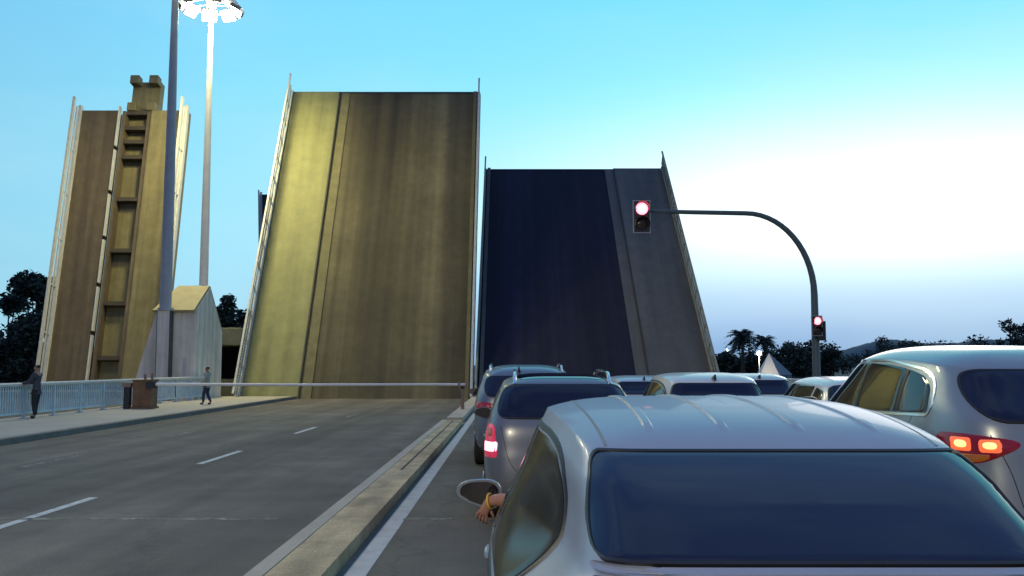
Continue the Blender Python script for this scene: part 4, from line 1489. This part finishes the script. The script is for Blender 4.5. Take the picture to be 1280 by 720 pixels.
def hand_chain(V, Eg, Rd, wrist, d, palm, side, size=1.0, curl=.5, base=None):
    """adds a palm, four fingers and a thumb to a skeleton; d = direction of the fingers, palm = palm normal, side = thumb side"""
    d, palm, side = Vector(d).normalized(), Vector(palm).normalized(), Vector(side).normalized()
    w = Vector(V[wrist])
    V.append(w + d * .045 * size)
    Rd.append((.03 * size, .016 * size))
    Eg.append((wrist, len(V) - 1))
    pc = len(V) - 1
    for (k, L) in ((.75, .078), (.25, .086), (-.25, .08), (-.75, .064)):
        kn = w + d * (.092 * size) + side * (.042 * k * size)
        V.append(kn); Rd.append(.0092 * size); Eg.append((pc, len(V) - 1))
        p = kn
        a = curl * .5
        for i, f in enumerate((.45, .32, .23)):
            dd = d * math.cos(a) + palm * math.sin(a)
            p = p + dd * (L * f * 1.0 * size)
            V.append(p); Rd.append((.0085 - .001 * i) * size); Eg.append((len(V) - 2, len(V) - 1))
            a += curl * .6
    th0 = w + d * .03 * size + side * .03 * size
    V.append(th0); Rd.append(.0115 * size); Eg.append((pc, len(V) - 1))
    p = th0
    for i, f in enumerate((.036, .028)):
        dd = (d * .75 + side * .55 + palm * (.2 + .3 * i)).normalized()
        p = p + dd * f * size
        V.append(p); Rd.append((.0105 - .0015 * i) * size); Eg.append((len(V) - 2, len(V) - 1))


def person(label, loc, rz, h, top_m, leg_m, top_nm, pose):
    t = thing('person', label, 'person', loc, rz)
    k = h / 1.72
    # facing +Y locally
    la, ra = pose['l_arm'], pose['r_arm']
    V = [(0, 0, .92), (0, .0, 1.1), (0, .0, 1.28), (0, 0, 1.42), (0, .01, 1.5), (0, .02, 1.6), (0, .02, 1.68)]
    Rd = [(.15, .1), (.135, .095), (.155, .1), (.1, .075), (.052, .052), (.078, .092), (.06, .07)]
    Eg = [(0, 1), (1, 2), (2, 3), (3, 4), (4, 5), (5, 6)]
    J = {}
    def chain(start, pts, key):
        prev = start
        J[key] = []
        for (p, r) in pts:
            V.append(p); Rd.append(r); Eg.append((prev, len(V) - 1))
            prev = len(V) - 1
            J[key].append(prev)
        return prev
    for s, arm in ((-1, la), (1, ra)):
        e = chain(3, [((s * .17, 0, 1.4), .062), (arm[0], .046), (arm[1], .031)], 'arm%d' % s)
        dd = (Vector(arm[1]) - Vector(arm[0])).normalized()
        hand_chain(V, Eg, Rd, e, dd, (-s, 0, 0), (0, 1, 0), .95, .7)
    for s, leg in ((-1, pose['l_leg']), (1, pose['r_leg'])):
        chain(0, [((s * .095, 0, .82), .088), (leg[0], .058), (leg[1], .04), ((leg[1][0], leg[1][1] + .05, .05), .036), ((leg[1][0], leg[1][1] + .15, .03), .028)], 'leg%d' % s)
    # nose and ears
    chain(5, [((0, .125, 1.59), .014)], 'nose')
    chain(5, [((-.085, .01, 1.59), .016)], 'earl')
    chain(5, [((.085, .01, 1.59), .016)], 'earr')
    sc = lambda v: (v[0] * k, v[1] * k, v[2] * k)
    sr = lambda r: tuple(q * k for q in r) if isinstance(r, tuple) else r * k
    body = skin_mesh('body', [sc(v) for v in V], Eg, [sr(r) for r in Rd], MT['skin'], t)
    # clothes: thicker sleeves of the same skeleton
    tv, tr, te = [], [], []
    idx = [0, 1, 2, 3] + J['arm-1'] + J['arm1']
    mp_ = {q: i for i, q in enumerate(idx)}
    def grow(r, g):
        return tuple(q + g for q in r) if isinstance(r, tuple) else r + g
    for q in idx:
        tv.append(sc(V[q])); tr.append(sr(grow(Rd[q], .02)))
    te = [(mp_[a], mp_[c]) for a, c in Eg if a in mp_ and c in mp_]
    tv.append(sc((0, 0, .82))); tr.append(sr((.165, .12))); te.append((0, len(tv) - 1))
    skin_mesh(top_nm, tv, te, tr, top_m, t)
    idx = [0] + J['leg-1'][:3] + J['leg1'][:3]
    mp_ = {q: i for i, q in enumerate(idx)}
    tv = [sc(V[q]) for q in idx]
    tr = [sr(grow(Rd[q], .018)) for q in idx]
    te = [(mp_[a], mp_[c]) for a, c in Eg if a in mp_ and c in mp_]
    tv.append(sc((0, 0, 1.0))); tr.append(sr((.158, .112))); te.append((0, len(tv) - 1))
    skin_mesh('trousers', tv, te, tr, leg_m, t)
    for s in (-1, 1):
        q = J['leg%d' % s][-3:]
        skin_mesh('shoe', [sc((V[i][0], V[i][1], max(.045, V[i][2]) if j else .07)) for j, i in enumerate(q)], [(0, 1), (1, 2)], [sr(.045), sr((.047, .05)), sr((.04, .04))], MT['shoe'], t)
    skin_mesh('hair', [sc((0, -.005, 1.6)), sc((0, -.015, 1.66)), sc((0, .0, 1.71))], [(0, 1), (1, 2)], [sr((.082, .09)), sr((.086, .1)), sr((.06, .07))], MT['hair'], t)
    for s in (-1, 1):
        MB().lathe([(.011 * k, -.004), (.011 * k, .004)], sc((s * .032, .105, 1.615)), 'y', 10).build('eye', MT['housing'], t)
    MB().box(-.024 * k, .024 * k, .104 * k, .112 * k, 1.55 * k, 1.558 * k).build('mouth', MT['rusty'], t)
    return t


stand = dict(l_arm=((-.24, .02, 1.14), (-.24, .12, .9)), r_arm=((.24, .02, 1.14), (.24, .12, .9)),
             l_leg=((-.1, .02, .48), (-.1, -.02, .09)), r_leg=((.1, .02, .48), (.1, -.02, .09)))
lean = dict(l_arm=((-.26, .12, 1.16), (-.2, .36, 1.12)), r_arm=((.26, .12, 1.16), (.2, .36, 1.12)),
            l_leg=((-.09, .03, .48), (-.09, -.03, .09)), r_leg=((.1, .05, .48), (.08, .06, .09)))
walk = dict(l_arm=((-.25, -.08, 1.16), (-.23, .02, .93)), r_arm=((.25, .1, 1.17), (.18, .28, 1.05)),
            l_leg=((-.09, .1, .49), (-.09, .12, .09)), r_leg=((.09, .02, .47), (.09, -.16, .11)))
person('person in dark grey jacket and black trousers leaning on the pale blue railing', (-14.0, 27.25, .13), R(90), 1.58, MT['jacket'], MT['trousers'], 'jacket', lean)
person('person in pale top and navy trousers walking on the pavement behind the boom', (-12.1, 36.7, .13), R(78), 1.5, MT['shirt'], MT['jeans'], 'shirt', walk)

# driver of the nearest car, forearm and hand hanging out of the window
t = thing('person', 'driver resting a forearm with yellow wristband out of the nearest car window', 'person', (.45, 4.55, .55))
V = [(.45, 4.5, .62), (.45, 4.48, .8), (.45, 4.47, .98), (.45, 4.48, 1.1), (.45, 4.5, 1.17), (.45, 4.53, 1.26), (.45, 4.53, 1.34)]
Rd = [(.15, .11), (.14, .1), (.15, .1), (.09, .07), (.05, .05), (.075, .088), (.055, .065)]
Eg = [(i, i + 1) for i in range(6)]
def ch(start, pts):
    prev = start
    for p, r in pts:
        V.append(p); Rd.append(r); Eg.append((prev, len(V) - 1)); prev = len(V) - 1
    return prev
ch(3, [((.62, 4.5, 1.06), .06), ((.68, 4.65, .85), .045), ((.6, 4.9, .86), .032)])
wr = ch(3, [((.28, 4.5, 1.07), .062), ((.12, 4.68, .975), .047), ((.02, 4.8, .995), .042), ((-.06, 4.87, 1.0), .037), ((-.125, 4.9, .985), .03)])
hand_chain(V, Eg, Rd, wr, (-.4, .1, -.9), (.35, .9, -.1), (.9, -.1, -.42), .86, 1.05)
for s in (-1, 1):
    ch(0, [((.45 + s * .1, 4.6, .6), .09), ((.45 + s * .12, 5.0, .66), .065), ((.45 + s * .12, 5.25, .36), .045)])
ch(5, [((.45, 4.64, 1.25), .014)])
o = skin_mesh('body', [Vector(v) - Vector(t.location) for v in V], Eg, Rd, MT['skin'], t)
b = MB()
c0 = Vector((-.112, 4.895, .988)); axd = Vector((-.065, .03, -.015)).normalized()
u = axd.cross(Vector((0, 0, 1))).normalized(); w_ = u.cross(axd)
ringp = [c0 + u * .038 * math.cos(a * 2 * math.pi / 24) + w_ * .038 * math.sin(a * 2 * math.pi / 24) for a in range(25)]
b.tube(ringp, .0065, 8, False)
b.build('wristband', MT['band'], t, True, smooth=True)
tv = [Vector(V[i]) - Vector(t.location) for i in (0, 1, 2, 3)]
skin_mesh('shirt', tv + [Vector((.62, 4.5, 1.06)) - Vector(t.location), Vector((.68, 4.62, .9)) - Vector(t.location), Vector((.28, 4.5, 1.07)) - Vector(t.location), Vector((.15, 4.64, .99)) - Vector(t.location)],
          [(0, 1), (1, 2), (2, 3), (3, 4), (4, 5), (3, 6), (6, 7)], [(.17, .13), (.16, .12), (.17, .12), (.1, .08), .078, .06, .078, .062], MT['dark_shirt'], t)
skin_mesh('hair', [Vector((.45, 4.5, 1.28)) - Vector(t.location), Vector((.45, 4.5, 1.34)) - Vector(t.location), Vector((.45, 4.52, 1.375)) - Vector(t.location)], [(0, 1), (1, 2)], [(.08, .088), (.082, .095), (.055, .065)], MT['hair'], t)
